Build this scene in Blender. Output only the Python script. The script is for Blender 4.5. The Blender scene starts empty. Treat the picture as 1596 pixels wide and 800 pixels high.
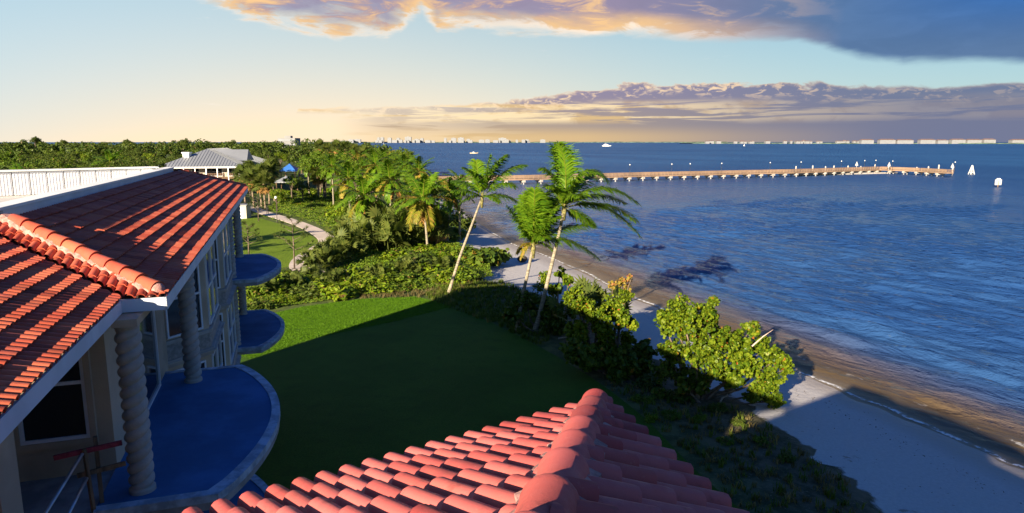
import bpy, bmesh, math, random
import numpy as np
from mathutils import Vector, Matrix
R = math.radians
random.seed(7); rng = np.random.default_rng(7)
scene = bpy.context.scene
COL = scene.collection

# ---------------------------------------------------------------- camera
FOC, PITCH, CZ = 1064.0, R(9.55), 15.2
cam_d = bpy.data.cameras.new('camera'); cam = bpy.data.objects.new('camera', cam_d); COL.objects.link(cam)
cam_d.sensor_width = 36; cam_d.lens = 36 * FOC / 1596
cam_d.clip_start = 0.1; cam_d.clip_end = 60000
cam.location = (0, 0, CZ); cam.rotation_euler = (R(90) - PITCH, 0, 0)
scene.camera = cam
# ---------------------------------------------------------------- light, exposure
SUN_EL, SUN_AZ = R(17.5), R(210.8)          # azimuth clockwise from +Y, where the sun stands
sun_d = bpy.data.lights.new('sun', 'SUN'); sun = bpy.data.objects.new('sun', sun_d); COL.objects.link(sun)
to_sun = Vector((math.sin(SUN_AZ) * math.cos(SUN_EL), math.cos(SUN_AZ) * math.cos(SUN_EL), math.sin(SUN_EL)))
sun.rotation_euler = to_sun.to_track_quat('Z', 'Y').to_euler()
sun_d.energy = 5.0; sun_d.angle = R(0.5); sun_d.color = (1.0, 0.84, 0.62)
vs = scene.view_settings
vs.view_transform = 'Standard'; vs.look = 'None'; vs.gamma = 1.0; vs.exposure = 1.7; vs.use_curve_mapping = False

# ---------------------------------------------------------------- node helpers
class NT:
    def __init__(s, tree): s.t = tree; s.t.nodes.clear()
    def n(s, kind, **kw):
        nd = s.t.nodes.new('ShaderNode' + kind)
        for k, v in kw.items(): setattr(nd, k, v)
        return nd
    def put(s, sock, v):
        if isinstance(v, bpy.types.NodeSocket): s.t.links.new(v, sock)
        elif v is not None:
            if isinstance(v, (tuple, list)) and len(v) == 3 and sock.type == 'RGBA': v = (*v, 1)
            sock.default_value = v
    def m(s, op, a, b=None, c=None, clamp=False):
        nd = s.n('Math', operation=op, use_clamp=clamp)
        for i, v in enumerate((a, b, c)):
            if v is not None: s.put(nd.inputs[i], v)
        return nd.outputs[0]
    def mix(s, f, a, b, blend='MIX'):
        nd = s.n('Mix', data_type='RGBA', blend_type=blend)
        s.put(nd.inputs[0], f); s.put(nd.inputs[6], a); s.put(nd.inputs[7], b)
        return nd.outputs[2]
    def rng(s, x, a, b, c=0.0, d=1.0, smooth=True):
        nd = s.n('MapRange', interpolation_type='SMOOTHSTEP' if smooth else 'LINEAR')
        for i, v in enumerate((x, a, b, c, d)): s.put(nd.inputs[i], v)
        return nd.outputs[0]
    def noise(s, vec, scale, detail=4, rough=.55, dist=0.0, col=False):
        nd = s.n('TexNoise')
        if vec is not None: s.put(nd.inputs['Vector'], vec)
        nd.inputs['Scale'].default_value = scale; nd.inputs['Detail'].default_value = detail
        nd.inputs['Roughness'].default_value = rough; nd.inputs['Distortion'].default_value = dist
        return nd.outputs[1 if col else 0]
    def xyz(s, x, y, z):
        nd = s.n('CombineXYZ')
        for i, v in enumerate((x, y, z)): s.put(nd.inputs[i], v)
        return nd.outputs[0]
    def sep(s, v):
        nd = s.n('SeparateXYZ'); s.put(nd.inputs[0], v); return nd.outputs
    def curve(s, x, pts):
        """piecewise linear y(x) by summed clamped ramps"""
        acc = pts[0][1]
        for (x0, y0), (x1, y1) in zip(pts, pts[1:]):
            acc = s.m('ADD', acc, s.rng(x, x0, x1, 0.0, y1 - y0, smooth=False))
        return acc

# ---------------------------------------------------------------- sky
world = bpy.data.worlds.new('World'); scene.world = world; world.use_nodes = True
def build_sky():
    k = NT(world.node_tree)
    sky = k.n('TexSky', sky_type='NISHITA', sun_disc=False)
    sky.sun_elevation = SUN_EL; sky.sun_rotation = SUN_AZ; sky.air_density = 1.0; sky.dust_density = 0.6; sky.ozone_density = 1.6
    d = k.n('TexCoord').outputs['Generated']
    x, y, z = k.sep(d)
    az = k.m('MULTIPLY', k.m('ARCTAN2', x, y), 57.2958)
    el = k.m('MULTIPLY', k.m('ARCSINE', z), 57.2958)
    base = k.mix(1.0, sky.outputs[0], (0.050, 0.050, 0.050), 'MULTIPLY')
    # clear evening air: pale blue above, peach towards the horizon, warmest left of the middle
    hz = k.m('POWER', 2.718, k.m('MULTIPLY', k.m('MAXIMUM', el, 0.0), -0.155))
    da = k.m('DIVIDE', k.m('ADD', az, 14.0), 30.0)
    lobe = k.m('POWER', 2.718, k.m('MULTIPLY', k.m('MULTIPLY', da, da), -1.0))
    lobe2 = k.m('ADD', 0.14, k.m('MULTIPLY', lobe, 0.86))
    clear = k.mix(1.0, base, (0.03, 0.195, 0.29), 'ADD')
    pale = k.m('MULTIPLY', k.m('ADD', 0.10, k.m('MULTIPLY', k.m('POWER', 2.718, k.m('MULTIPLY', k.m('MULTIPLY', k.m('DIVIDE', k.m('ADD', az, 35.0), 38.0), k.m('DIVIDE', k.m('ADD', az, 35.0), 38.0)), -1.0)), 0.75)),
                   k.m('POWER', 2.718, k.m('MULTIPLY', k.m('MAXIMUM', el, 0.0), -0.035)))
    clear = k.mix(pale, clear, (0.46, 0.74, 0.94))  # pale tint kept weak behind the view so the skylight stays blue
    clear = k.mix(k.m('MULTIPLY', k.m('MULTIPLY', hz, lobe2), 1.22, clamp=True), clear, (1.0, 0.80, 0.55))
    # noise fields in direction space
    v1 = k.xyz(k.m('MULTIPLY', az, 0.085), k.m('MULTIPLY', el, 0.30), 0.3)
    n1 = k.noise(v1, 1.0, 9, .58, .25)
    n1b = k.noise(v1, 2.6, 8, .62, .6)
    v2 = k.xyz(k.m('MULTIPLY', az, 0.30), k.m('MULTIPLY', el, 0.75), 4.7)
    n2 = k.noise(v2, 1.0, 9, .6, .3)
    v3 = k.xyz(k.m('MULTIPLY', az, 0.10), k.m('MULTIPLY', el, 1.9), 9.1)
    n3 = k.noise(v3, 1.0, 8, .6, .5)
    # upper deck
    ea = k.curve(az, [(-150, 25), (-60, 25), (-36, 17), (-27.5, 11.6), (-24, 9.9), (-19, 8.5), (-10, 8.9), (-8.3, 10.3), (-7.2, 10.3), (-6, 8.4), (12, 8.2), (22, 7.3), (29, 5.4), (36, 4.9), (60, 5.0), (110, 16), (180, 25)])
    fa = k.m('ADD', k.m('SUBTRACT', el, ea), k.m('MULTIPLY', k.m('SUBTRACT', n1, 0.5), k.curve(az, [(-40, 9.0), (-8, 7.0), (14, 2.2), (30, 1.8)])))
    da_ = k.rng(fa, -0.25, k.curve(az, [(-30, 1.0), (10, .7), (22, 0.5)]))
    holes = k.rng(n1b, 0.40, 0.56)
    left = k.curve(az, [(-30, 1.0), (-4, 0.35), (8, 0.0)])
    da_ = k.m('MULTIPLY', da_, k.m('SUBTRACT', 1.0, k.m('MULTIPLY', left, k.m('SUBTRACT', 1.0, k.m('MAXIMUM', holes, k.rng(fa, 0.6, 3.2))))))
    depth = k.rng(fa, 0.5, 2.2)
    warm = k.curve(az, [(-30, 1.0), (10, .95), (19, .30), (25, 0.0)])
    dark = k.mix(k.rng(az, 4, 26), (0.30, 0.25, 0.36), (0.095, 0.175, 0.325))
    dark = k.mix(k.m('MULTIPLY', k.rng(az, 20, 38), k.rng(el, 5.5, 10)), dark, (0.035, 0.14, 0.40))
    dark = k.mix(k.rng(el, 10, 22), dark, (0.022, 0.090, 0.33))  # deck overhead, out of view, darkened and blued to deepen the shade
    edge = k.mix(k.rng(k.m('ADD', fa, k.m('MULTIPLY', k.m('SUBTRACT', n1b, .5), 5.0)), 0.2, 0.9), (1.0, 0.82, 0.64), (0.80, 0.52, 0.25))
    lit = k.m('MULTIPLY', warm, k.m('MAXIMUM', k.m('SUBTRACT', 1.0, depth), k.m('MULTIPLY', k.rng(n1b, 0.48, 0.66), k.rng(el, 24, 9))), clamp=True)
    ca = k.mix(lit, dark, edge)
    ca = k.mix(k.m('MULTIPLY', k.rng(n1b, 0.3, 0.75), 0.35), ca, k.mix(1.0, ca, (1.5, 1.4, 1.35), 'MULTIPLY'))
    # low bank along the horizon
    eb = k.curve(az, [(-40, -1.2), (-19, -1.2), (-17.0, 2.7), (-6, 2.95), (0, 3.55), (6, 4.1), (13, 4.75), (20, 4.5), (28, 4.0), (37, 3.9), (60, 4.5), (120, 3.0), (160, -1.0)])
    fb = k.m('ADD', k.m('SUBTRACT', eb, el), k.m('MULTIPLY', k.m('SUBTRACT', n2, 0.5), k.curve(az, [(-17, 0.8), (0, 1.8), (12, 2.9), (22, 2.2), (32, .9)])))
    db = k.rng(fb, 0.0, 0.22)
    under = k.m('MULTIPLY', k.rng(el, 2.05, 2.5), k.m('SUBTRACT', 1.0, k.rng(az, -19.0, 2.0)))
    gap = k.m('MAXIMUM', k.m('MAXIMUM', k.rng(az, -15.0, -9.0), under), 0.0)
    db = k.m('MULTIPLY', db, gap)
    db = k.m('MULTIPLY', db, k.m('SUBTRACT', 1.0, k.m('MULTIPLY', k.m('MULTIPLY', k.rng(n3, 0.60, 0.50), k.rng(az, 4, -8)), 0.45)))
    grey = k.mix(k.rng(az, -10, 34), (0.47, 0.36, 0.27), (0.165, 0.185, 0.29))
    grey = k.mix(k.rng(el, 1.5, 4.2), grey, k.mix(k.rng(az, 0, 34), (0.30, 0.255, 0.36), (0.15, 0.195, 0.31)))
    streak = k.m('MULTIPLY', k.rng(n3, 0.42, 0.53), k.m('MULTIPLY', k.rng(el, 1.25, 1.9), k.rng(el, 3.5, 2.8)))
    streak = k.m('MULTIPLY', streak, k.curve(az, [(-20, 1.0), (8, .9), (20, .35), (30, .12)]))
    gold = k.mix(k.rng(n2, .40, .56), (0.72, 0.50, 0.24), (1.0, 0.78, 0.46))
    cb = k.mix(streak, grey, gold)
    gs_ = k.m('MULTIPLY', k.rng(el, 1.5, .3), k.curve(az, [(-22, 0.0), (-12, .75), (6, .6), (18, .2), (28, 0.0)]))
    cb = k.mix(gs_, cb, (0.86, 0.58, 0.24))
    puff = k.m('MULTIPLY', k.rng(k.noise(v2, 3.3, 8, .6, .5), 0.50, 0.62), k.m('MULTIPLY', k.rng(fb, 1.6, 0.2), k.curve(az, [(-6, .9), (16, .9), (25, .35), (36, .2)])))
    rim = k.m('MULTIPLY', k.rng(fb, 0.40, 0.0), k.curve(az, [(-17, .9), (14, .8), (30, .3)]))
    cb = k.mix(k.m('MAXIMUM', puff, rim), cb, (0.98, 0.72, 0.46))
    # thin white wisps between
    v4 = k.xyz(k.m('MULTIPLY', az, 0.16), k.m('MULTIPLY', el, 1.3), 2.2)
    wisp = k.m('MULTIPLY', k.rng(k.noise(v4, 1.0, 7, .6), 0.66, 0.80), 0.55)
    out = k.mix(wisp, clear, (0.98, 0.86, 0.78))
    out = k.mix(db, out, cb)
    out = k.mix(da_, out, ca)
    out = k.mix(k.rng(el, -0.3, -2.5), out, (0.05, 0.08, 0.12))
    bg = k.n('Background'); k.put(bg.inputs[0], out); bg.inputs[1].default_value = 0.335
    o = k.n('OutputWorld'); k.t.links.new(bg.outputs[0], o.inputs[0])
build_sky()

# ---------------------------------------------------------------- pixel -> place helpers (authoring only)
SP, CP = math.sin(PITCH), math.cos(PITCH)
def ray(u, v):
    a, b = (u - 798) / FOC, (400 - v) / FOC
    return Vector((a, CP + b * SP, b * CP - SP))
def G(u, v, z):
    d = ray(u, v); t = (z - CZ) / d.z
    return Vector((d.x * t, d.y * t, z))
def AT(u, v, Y):
    d = ray(u, v); return Vector((d.x * Y / d.y, Y, CZ + d.z * Y / d.y))
def XU(u, Y, z=1.2):
    return (u - 798) / FOC * (Y * CP - (z - CZ) * SP)
LAND = 1.2

# ---------------------------------------------------------------- mesh helpers
class MB:
    def __init__(s): s.v = []; s.f = []; s.mi = []
    def add(s, vs, fs, mi=0):
        b = len(s.v); s.v += [tuple(p) for p in vs]; s.f += [tuple(i + b for i in f) for f in fs]; s.mi += [mi] * len(fs)
    def obox(s, o, a, b, c, mi=0):
        o, a, b, c = map(Vector, (o, a, b, c))
        if a.cross(b).dot(c) < 0: a, b = b, a
        P = [o, o + a, o + a + b, o + b, o + c, o + a + c, o + a + b + c, o + b + c]
        s.add(P, [(3, 2, 1, 0), (4, 5, 6, 7), (0, 1, 5, 4), (1, 2, 6, 5), (2, 3, 7, 6), (3, 0, 4, 7)], mi)
    def box(s, x0, x1, y0, y1, z0, z1, mi=0): s.obox((x0, y0, z0), (x1 - x0, 0, 0), (0, y1 - y0, 0), (0, 0, z1 - z0), mi)
    def bar(s, p, q, w, h, mi=0, up=(0, 0, 1)):
        p, q = Vector(p), Vector(q); d = (q - p).normalized(); u = Vector(up)
        sd = d.cross(u)
        if sd.length < 1e-4: sd = d.cross(Vector((1, 0, 0)))
        sd.normalize(); u = sd.cross(d)
        s.obox(p - sd * w / 2 - u * h / 2, q - p, sd * w, u * h, mi)
    def tube(s, pts, rad, n=8, mi=0, cap=True):
        pts = [Vector(p) for p in pts]
        if not isinstance(rad, (list, tuple)): rad = [rad] * len(pts)
        vs, fs = [], []
        ref = Vector((0.31, 0.95, 0.05))
        for i, p in enumerate(pts):
            d = (pts[min(i + 1, len(pts) - 1)] - pts[max(i - 1, 0)]).normalized()
            a = d.cross(ref)
            if a.length < 1e-3: a = d.cross(Vector((1, 0, 0)))
            a.normalize(); b = d.cross(a)
            for j in range(n):
                t = 2 * math.pi * j / n
                vs.append(p + (a * math.cos(t) + b * math.sin(t)) * rad[i])
        for i in range(len(pts) - 1):
            for j in range(n):
                k = (j + 1) % n
                fs.append((i * n + j, i * n + k, (i + 1) * n + k, (i + 1) * n + j))
        if cap:
            fs.append(tuple(range(n - 1, -1, -1))); fs.append(tuple((len(pts) - 1) * n + j for j in range(n)))
        s.add(vs, fs, mi)
    def lathe(s, prof, n=16, o=(0, 0, 0), mi=0):
        vs, fs = [], []
        for r, z in prof:
            for j in range(n):
                t = 2 * math.pi * j / n
                vs.append((o[0] + r * math.cos(t), o[1] + r * math.sin(t), o[2] + z))
        for i in range(len(prof) - 1):
            for j in range(n):
                k = (j + 1) % n
                fs.append((i * n + j, i * n + k, (i + 1) * n + k, (i + 1) * n + j))
        fs.append(tuple(range(n - 1, -1, -1))); fs.append(tuple((len(prof) - 1) * n + j for j in range(n)))
        s.add(vs, fs, mi)
    def prism(s, poly, z0, z1, mi=0):
        """poly: list of (x,y) ccw, extruded in z"""
        a = sum(poly[i][0] * poly[(i + 1) % len(poly)][1] - poly[(i + 1) % len(poly)][0] * poly[i][1] for i in range(len(poly)))
        if a < 0: poly = poly[::-1]
        n = len(poly)
        vs = [(x, y, z0) for x, y in poly] + [(x, y, z1) for x, y in poly]
        fs = [tuple(range(n - 1, -1, -1)), tuple(range(n, 2 * n))] + [(i, (i + 1) % n, n + (i + 1) % n, n + i) for i in range(n)]
        s.add(vs, fs, mi)
    def mesh(s, name, mats=(), smooth=False):
        me = bpy.data.meshes.new(name); me.from_pydata(s.v, [], s.f)
        for m_ in (mats if isinstance(mats, (list, tuple)) else [mats]): me.materials.append(m_)
        me.polygons.foreach_set('material_index', s.mi)
        if smooth: me.polygons.foreach_set('use_smooth', [True] * len(s.f))
        me.update(); return me
    def build(s, name, mats, parent=None, smooth=False, auto=None, **kw):
        o = link(name, s.mesh(name, mats, smooth), parent)
        if auto is not None: sharp(o.data, auto)
        return tag(o, **kw)
def sharp(me, ang):
    bm = bmesh.new(); bm.from_mesh(me)
    for f in bm.faces: f.smooth = True
    for e in bm.edges:
        if len(e.link_faces) == 2 and e.calc_face_angle(0) > ang: e.smooth = False
    bm.to_mesh(me); bm.free()
def link(name, data, parent=None):
    o = bpy.data.objects.new(name, data); COL.objects.link(o)
    if parent is not None:
        o.parent = parent
        w = parent
        off = Vector((0, 0, 0))
        while w is not None: off += w.location; w = w.parent
        o.location = -off if parent.get('_world') else (0, 0, 0)
        if parent.get('_world') : o['_world'] = 1
    return o
def tag(o, label=None, cat=None, group=None, kind=None):
    if label: o['label'] = label
    if cat: o['category'] = cat
    if group: o['group'] = group
    if kind: o['kind'] = kind
    return o
def thing(name, label, cat, loc=(0, 0, 0), group=None, world=False, rz=0, kind=None):
    o = bpy.data.objects.new(name, None); COL.objects.link(o); o.location = loc; o.rotation_euler.z = rz
    o.empty_display_size = .2
    if world: o['_world'] = 1
    return tag(o, label, cat, group, kind)
def np_mesh(name, verts, faces, mats, smooth=False, rnd=None):
    me = bpy.data.meshes.new(name)
    verts = np.asarray(verts, np.float32); faces = np.asarray(faces, np.int32)
    nf, k = faces.shape
    me.vertices.add(len(verts)); me.vertices.foreach_set('co', verts.ravel())
    me.loops.add(nf * k); me.loops.foreach_set('vertex_index', faces.ravel())
    me.polygons.add(nf); me.polygons.foreach_set('loop_start', np.arange(0, nf * k, k, dtype=np.int32))
    if smooth: me.polygons.foreach_set('use_smooth', np.ones(nf, bool))
    for m_ in (mats if isinstance(mats, (list, tuple)) else [mats]): me.materials.append(m_)
    me.update(calc_edges=True)
    if rnd is not None:
        at = me.attributes.new('rnd', 'FLOAT', 'POINT'); at.data.foreach_set('value', np.asarray(rnd, np.float32))
    return me
def copy_tree(o, parent=None):
    c = o.copy(); COL.objects.link(c); c.parent = parent
    for ch in list(o.children): copy_tree(ch, c)
    return c

# ---------------------------------------------------------------- materials
def mat(name, col, rough=.7, var=.15, scale=3.0, bump=0.0, bscale=None, spec=.3, metal=0.0, obj_rnd=0.0, col2=None, detail=6, stretch=None, space='Object'):
    m_ = bpy.data.materials.new(name); m_.use_nodes = True; k = NT(m_.node_tree)
    tc = k.n('TexCoord').outputs[space]
    if stretch:
        mp = k.n('Mapping'); k.put(mp.inputs[0], tc); mp.inputs[3].default_value = stretch; tc = mp.outputs[0]
    nz = k.noise(tc, scale, detail, .6)
    c2 = col2 or tuple(c * (1 - 2 * var) for c in col)
    c = k.mix(k.rng(nz, .36, .64), c2, col)
    if obj_rnd:
        r = k.n('ObjectInfo').outputs['Random']
        c = k.mix(1.0, c, k.mix(r, (1 - obj_rnd,) * 3, (1 + obj_rnd, 1 + obj_rnd * .9, 1 + obj_rnd * .8)), 'MULTIPLY')
    b = k.n('BsdfPrincipled'); k.put(b.inputs['Base Color'], c)
    b.inputs['Roughness'].default_value = rough; b.inputs['Specular IOR Level'].default_value = spec; b.inputs['Metallic'].default_value = metal
    if bump:
        bn = k.n('Bump'); bn.inputs['Strength'].default_value = bump; bn.inputs['Distance'].default_value = .02
        k.put(bn.inputs['Height'], k.noise(tc, bscale or scale * 4, 6, .65)); k.put(b.inputs['Normal'], bn.outputs[0])
    o = k.n('OutputMaterial'); k.t.links.new(b.outputs[0], o.inputs[0])
    return m_
def leaf_mat(name, a, b_, dry=None, dry_at=.93, trans=.22, rough=.5, spec=.12, hue=.12):
    """a..b_ by a per-leaf random value, some dry leaves, some light through the blade"""
    m_ = bpy.data.materials.new(name); m_.use_nodes = True; k = NT(m_.node_tree)
    r = k.n('Attribute', attribute_name='rnd').outputs['Fac']
    c = k.mix(r, a, b_)
    if dry: c = k.mix(k.rng(r, dry_at, dry_at + .02), c, dry)
    oi = k.n('ObjectInfo').outputs['Random']
    c = k.mix(1.0, c, k.mix(oi, (1 - hue, 1 - hue * .7, 1 - hue), (1 + hue * 1.4, 1 + hue, 1 + hue * .3)), 'MULTIPLY')
    p = k.n('BsdfPrincipled'); k.put(p.inputs['Base Color'], c)
    p.inputs['Roughness'].default_value = rough; p.inputs['Specular IOR Level'].default_value = spec
    t = k.n('BsdfTranslucent'); k.put(t.inputs[0], k.mix(1.0, c, (1.25, 1.35, .55), 'MULTIPLY'))
    mx = k.n('MixShader'); mx.inputs[0].default_value = trans
    k.t.links.new(p.outputs[0], mx.inputs[1]); k.t.links.new(t.outputs[0], mx.inputs[2])
    o = k.n('OutputMaterial'); k.t.links.new(mx.outputs[0], o.inputs[0])
    return m_
def tile_mat(name, ca, cb_):
    m_ = bpy.data.materials.new(name); m_.use_nodes = True; k = NT(m_.node_tree)
    geo = k.n('NewGeometry').outputs['Position']
    r = k.n('ObjectInfo').outputs['Random']
    at = k.n('Attribute', attribute_name='rnd').outputs['Fac']
    rr = k.m('FRACT', k.m('ADD', r, at))
    c = k.mix(rr, ca, cb_)
    c = k.mix(k.rng(k.m('FRACT', k.m('MULTIPLY', rr, 7.3)), .80, .9), c, k.mix(1.0, c, (.62, .60, .66), 'MULTIPLY'))
    c = k.mix(k.m('MULTIPLY', k.rng(k.noise(geo, 1.3, 5, .6), .45, .7), .5), c, (0.47, 0.105, 0.080))
    c = k.mix(k.m('MULTIPLY', k.rng(k.noise(geo, 26, 5, .7), .58, .74), .30), c, (0.62, 0.25, 0.19))
    c = k.mix(k.m('MULTIPLY', k.rng(k.noise(geo, 4, 7, .72), .54, .72), .6), c, (0.20, 0.055, 0.045))
    b = k.n('BsdfPrincipled'); k.put(b.inputs['Base Color'], c)
    b.inputs['Specular IOR Level'].default_value = .18
    k.put(b.inputs['Roughness'], k.rng(k.noise(geo, 9, 3), .3, .7, .45, .75))
    bn = k.n('Bump'); bn.inputs['Strength'].default_value = .35; bn.inputs['Distance'].default_value = .006
    k.put(bn.inputs['Height'], k.noise(geo, 60, 6, .7)); k.put(b.inputs['Normal'], bn.outputs[0])
    o = k.n('OutputMaterial'); k.t.links.new(b.outputs[0], o.inputs[0])
    return m_
TILE = tile_mat('terracotta_tile', (.37, .062, .032), (.54, .140, .072)); TILE_SKYLIT = tile_mat('skylit_terracotta_tile', (.40, .066, .060), (.56, .140, .125))  # second is the same tile with the pink of skylight in its colour
MORTAR = mat('pink_mortar', (.52, .27, .23), .9, .2, 9, .8, 40)
DECK = mat('roof_underlay', (.05, .03, .028), .9, .1, 3)
FASCIA = mat('white_fascia', (.62, .68, .76), .55, .06, 1.5, .05)
WHITE = mat('white_paint', (.80, .80, .78), .5, .05, 1.2, .05)
PANEL = mat('ribbed_white_panel', (.80, .79, .80), .5, .06, .7)
FLAT = mat('flat_roof_membrane', (.66, .62, .56), .8, .15, .35)
STUCCO = mat('beige_stucco', (.50, .40, .29), .9, .12, .8, .25, 30)
STUCCO2 = mat('rough_unpainted_stucco', (.34, .32, .30), .95, .16, 9, .7, 22)
COLUMN = mat('cast_stone', (.44, .40, .36), .85, .12, 2.2, .35, 25)
MEMB = mat('blue_waterproof_coating', (.072, .185, .385), .9, .20, .8, .3, 5, .06, detail=10, col2=(.052, .135, .275))
RIM = mat('bare_concrete_rim', (.42, .51, .62), .85, .22, 3.5, .4, 18)
CONC = mat('grey_concrete', (.33, .33, .34), .9, .2, 1.5, .3, 12)
FRAME = mat('window_frame', (.70, .73, .78), .45, .04, 1)
GLASS = mat('dark_glass', (.010, .013, .018), .06, .1, .3, spec=.5)
WOOD = mat('weathered_wood', (.24, .15, .09), .85, .25, 2, .4, 20, stretch=(6, 6, .8))
PINK = mat('red_oxide_painted_board', (.42, .06, .09), .7, .3, 5)
GALV = mat('galvanised_pipe', (.48, .52, .58), .35, .1, 4, metal=.7)
METALROOF = mat('grey_metal_roof', (.235, .25, .275), .5, .08, .12, metal=.1)
WHITE2 = mat('weathered_white', (.46, .45, .43), .7, .12, 1.5)
BLUEROOF = mat('blue_metal_roof', (.04, .15, .46), .4, .12, .3)
SHADOWY = mat('dark_interior', (.02, .018, .016), .9, .1, 1)
BARK = mat('bark', (.17, .13, .095), .95, .3, 3, .7, 14)
PALMBARK = mat('palm_bark', (.30, .26, .19), .9, .25, 3, .7, 10, stretch=(1, 1, 5))
SABALBARK = mat('sabal_bark', (.28, .21, .15), .95, .3, 4, .8, 10, stretch=(1, 1, 4))

# ================================================================ SETTING: ground, beach, water, lawns, path
OFF = Vector((.93, .36, 0)).normalized()
WPX = [(1596, 735), (1525, 703), (1411, 654), (1328, 618), (1245, 583), (1130, 527), (1040, 487), (983, 464), (915, 430), (851, 398), (787, 379)]
UPX = [(1478, 862), (1402, 800), (1319, 739), (1245, 682), (1153, 625), (1070, 585), (1000, 545), (945, 497), (850, 462), (757, 434), (722, 400)]
wl = [G(u, v, 0) for u, v in WPX]; ul = [G(u, v, 1.0) for u, v in UPX]
dr = (wl[0] - wl[2]).normalized()
pre = [30000, 3000, 300, 60, 20]
wl = [wl[0] + dr * t for t in pre] + wl + [Vector((-12, 150, 0)), Vector((-22, 205, 0)), Vector((-28, 262, 0)), Vector((-62, 400, 0)), Vector((-165, 800, 0)), Vector((-420, 1700, 0)), Vector((-700, 2600, 0)), Vector((-4500, 4200, 0)), Vector((-26000, 16000, 0))]
ul = [ul[0] + dr * t for t in pre] + ul + [p - OFF * 5 for p in wl[len(pre) + 11:]]
def subdivide(pts, n):
    out = []
    for a, b in zip(pts, pts[1:]):
        for i in range(n): out.append(a.lerp(b, i / n))
    return out + [pts[-1]]
def smooth(pts, it=2):
    for _ in range(it): pts = [pts[0]] + [pts[i] * .5 + (pts[i - 1] + pts[i + 1]) * .25 for i in range(1, len(pts) - 1)] + [pts[-1]]
    return pts
wl = smooth(subdivide(wl, 6), 3); ul = smooth(subdivide(ul, 6), 3)
for i in range(len(wl)):
    if 40 < wl[i].y < 130 or 20 < wl[i].x < 40:
        wl[i] = wl[i] + OFF * random.uniform(-.35, .35); ul[i] = ul[i] + OFF * random.uniform(-.7, .5)
wl = smooth(wl, 1)

def ground_mat():
    m_ = bpy.data.materials.new('shore_ground'); m_.use_nodes = True; k = NT(m_.node_tree)
    p = k.n('NewGeometry').outputs['Position']
    inl = k.n('Attribute', attribute_name='rnd').outputs['Fac']       # metres inland of the sand's upper edge
    x, y, z = k.sep(p)
    n = k.noise(p, .9, 7, .65); nf = k.noise(p, 7, 6, .7)
    sand = k.mix(k.rng(nf, .35, .7), (.43, .41, .395), (.50, .475, .455))
    sand = k.mix(k.rng(z, .24, .02), sand, (.34, .30, .26))
    sand = k.mix(k.m('MULTIPLY', k.m('MULTIPLY', k.rng(n, .60, .68), k.rng(inl, -4, -.5)), .8), sand, (.18, .13, .09))
    dirt = k.mix(k.rng(n, .38, .62), (.045, .045, .020), (.12, .10, .06))
    dirt = k.mix(k.rng(nf, .58, .70), dirt, (.26, .21, .14))
    green = k.mix(k.rng(n, .35, .65), (.035, .055, .012), (.09, .12, .02))
    dirt = k.mix(k.rng(inl, 3.0, 9.0), dirt, green)
    f = k.rng(k.m('ADD', inl, k.m('MULTIPLY', k.m('SUBTRACT', n, .5), 2.6)), -.25, .25)
    b = k.n('BsdfPrincipled'); k.put(b.inputs['Base Color'], k.mix(f, sand, dirt))
    k.put(b.inputs['Roughness'], k.rng(z, .25, .0, .95, .35)); b.inputs['Specular IOR Level'].default_value = .25
    bn = k.n('Bump'); bn.inputs['Strength'].default_value = .7; bn.inputs['Distance'].default_value = .12
    k.put(bn.inputs['Height'], k.m('MULTIPLY', k.m('ADD', k.noise(p, 2.2, 8, .62), k.m('MULTIPLY', nf, .25)), k.rng(f, 0, 1, .55, 1.0))); k.put(b.inputs['Normal'], bn.outputs[0])
    o = k.n('OutputMaterial'); k.t.links.new(b.outputs[0], o.inputs[0]); return m_
def build_ground():
    V, A, cols = [], [], 0
    for w, u in zip(wl, ul):
        row = []
        bw = (u - w).length
        for t, z in ((200, -4), (40, -2.4), (10, -.75), (3, -.22)): row.append(((w + OFF * t), z, -bw - t))
        for f, z in ((0, 0), (.2, .16), (.45, .40), (.75, .70), (1.0, .92)): row.append((w.lerp(u, f), z, bw * (f - 1)))
        for t, z in ((.7, 1.12), (2.0, 1.17), (5, LAND), (12, LAND), (40, LAND), (150, LAND), (600, LAND), (3000, LAND), (28000, LAND)): row.append((u - OFF * t, z, t))
        cols = len(row)
        for p, z, a in row: V.append((p.x, p.y, z)); A.append(a)
    F = [(i * cols + j, i * cols + j + 1, (i + 1) * cols + j + 1, (i + 1) * cols + j) for i in range(len(wl) - 1) for j in range(cols - 1)]
    me = np_mesh('ground', V, F, ground_mat(), True, A); me.flip_normals() if me.polygons[len(F) // 2].normal.z < 0 else None
    tag(link('ground', me), 'sandy and scrubby shore ground', kind='structure')
build_ground()

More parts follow.
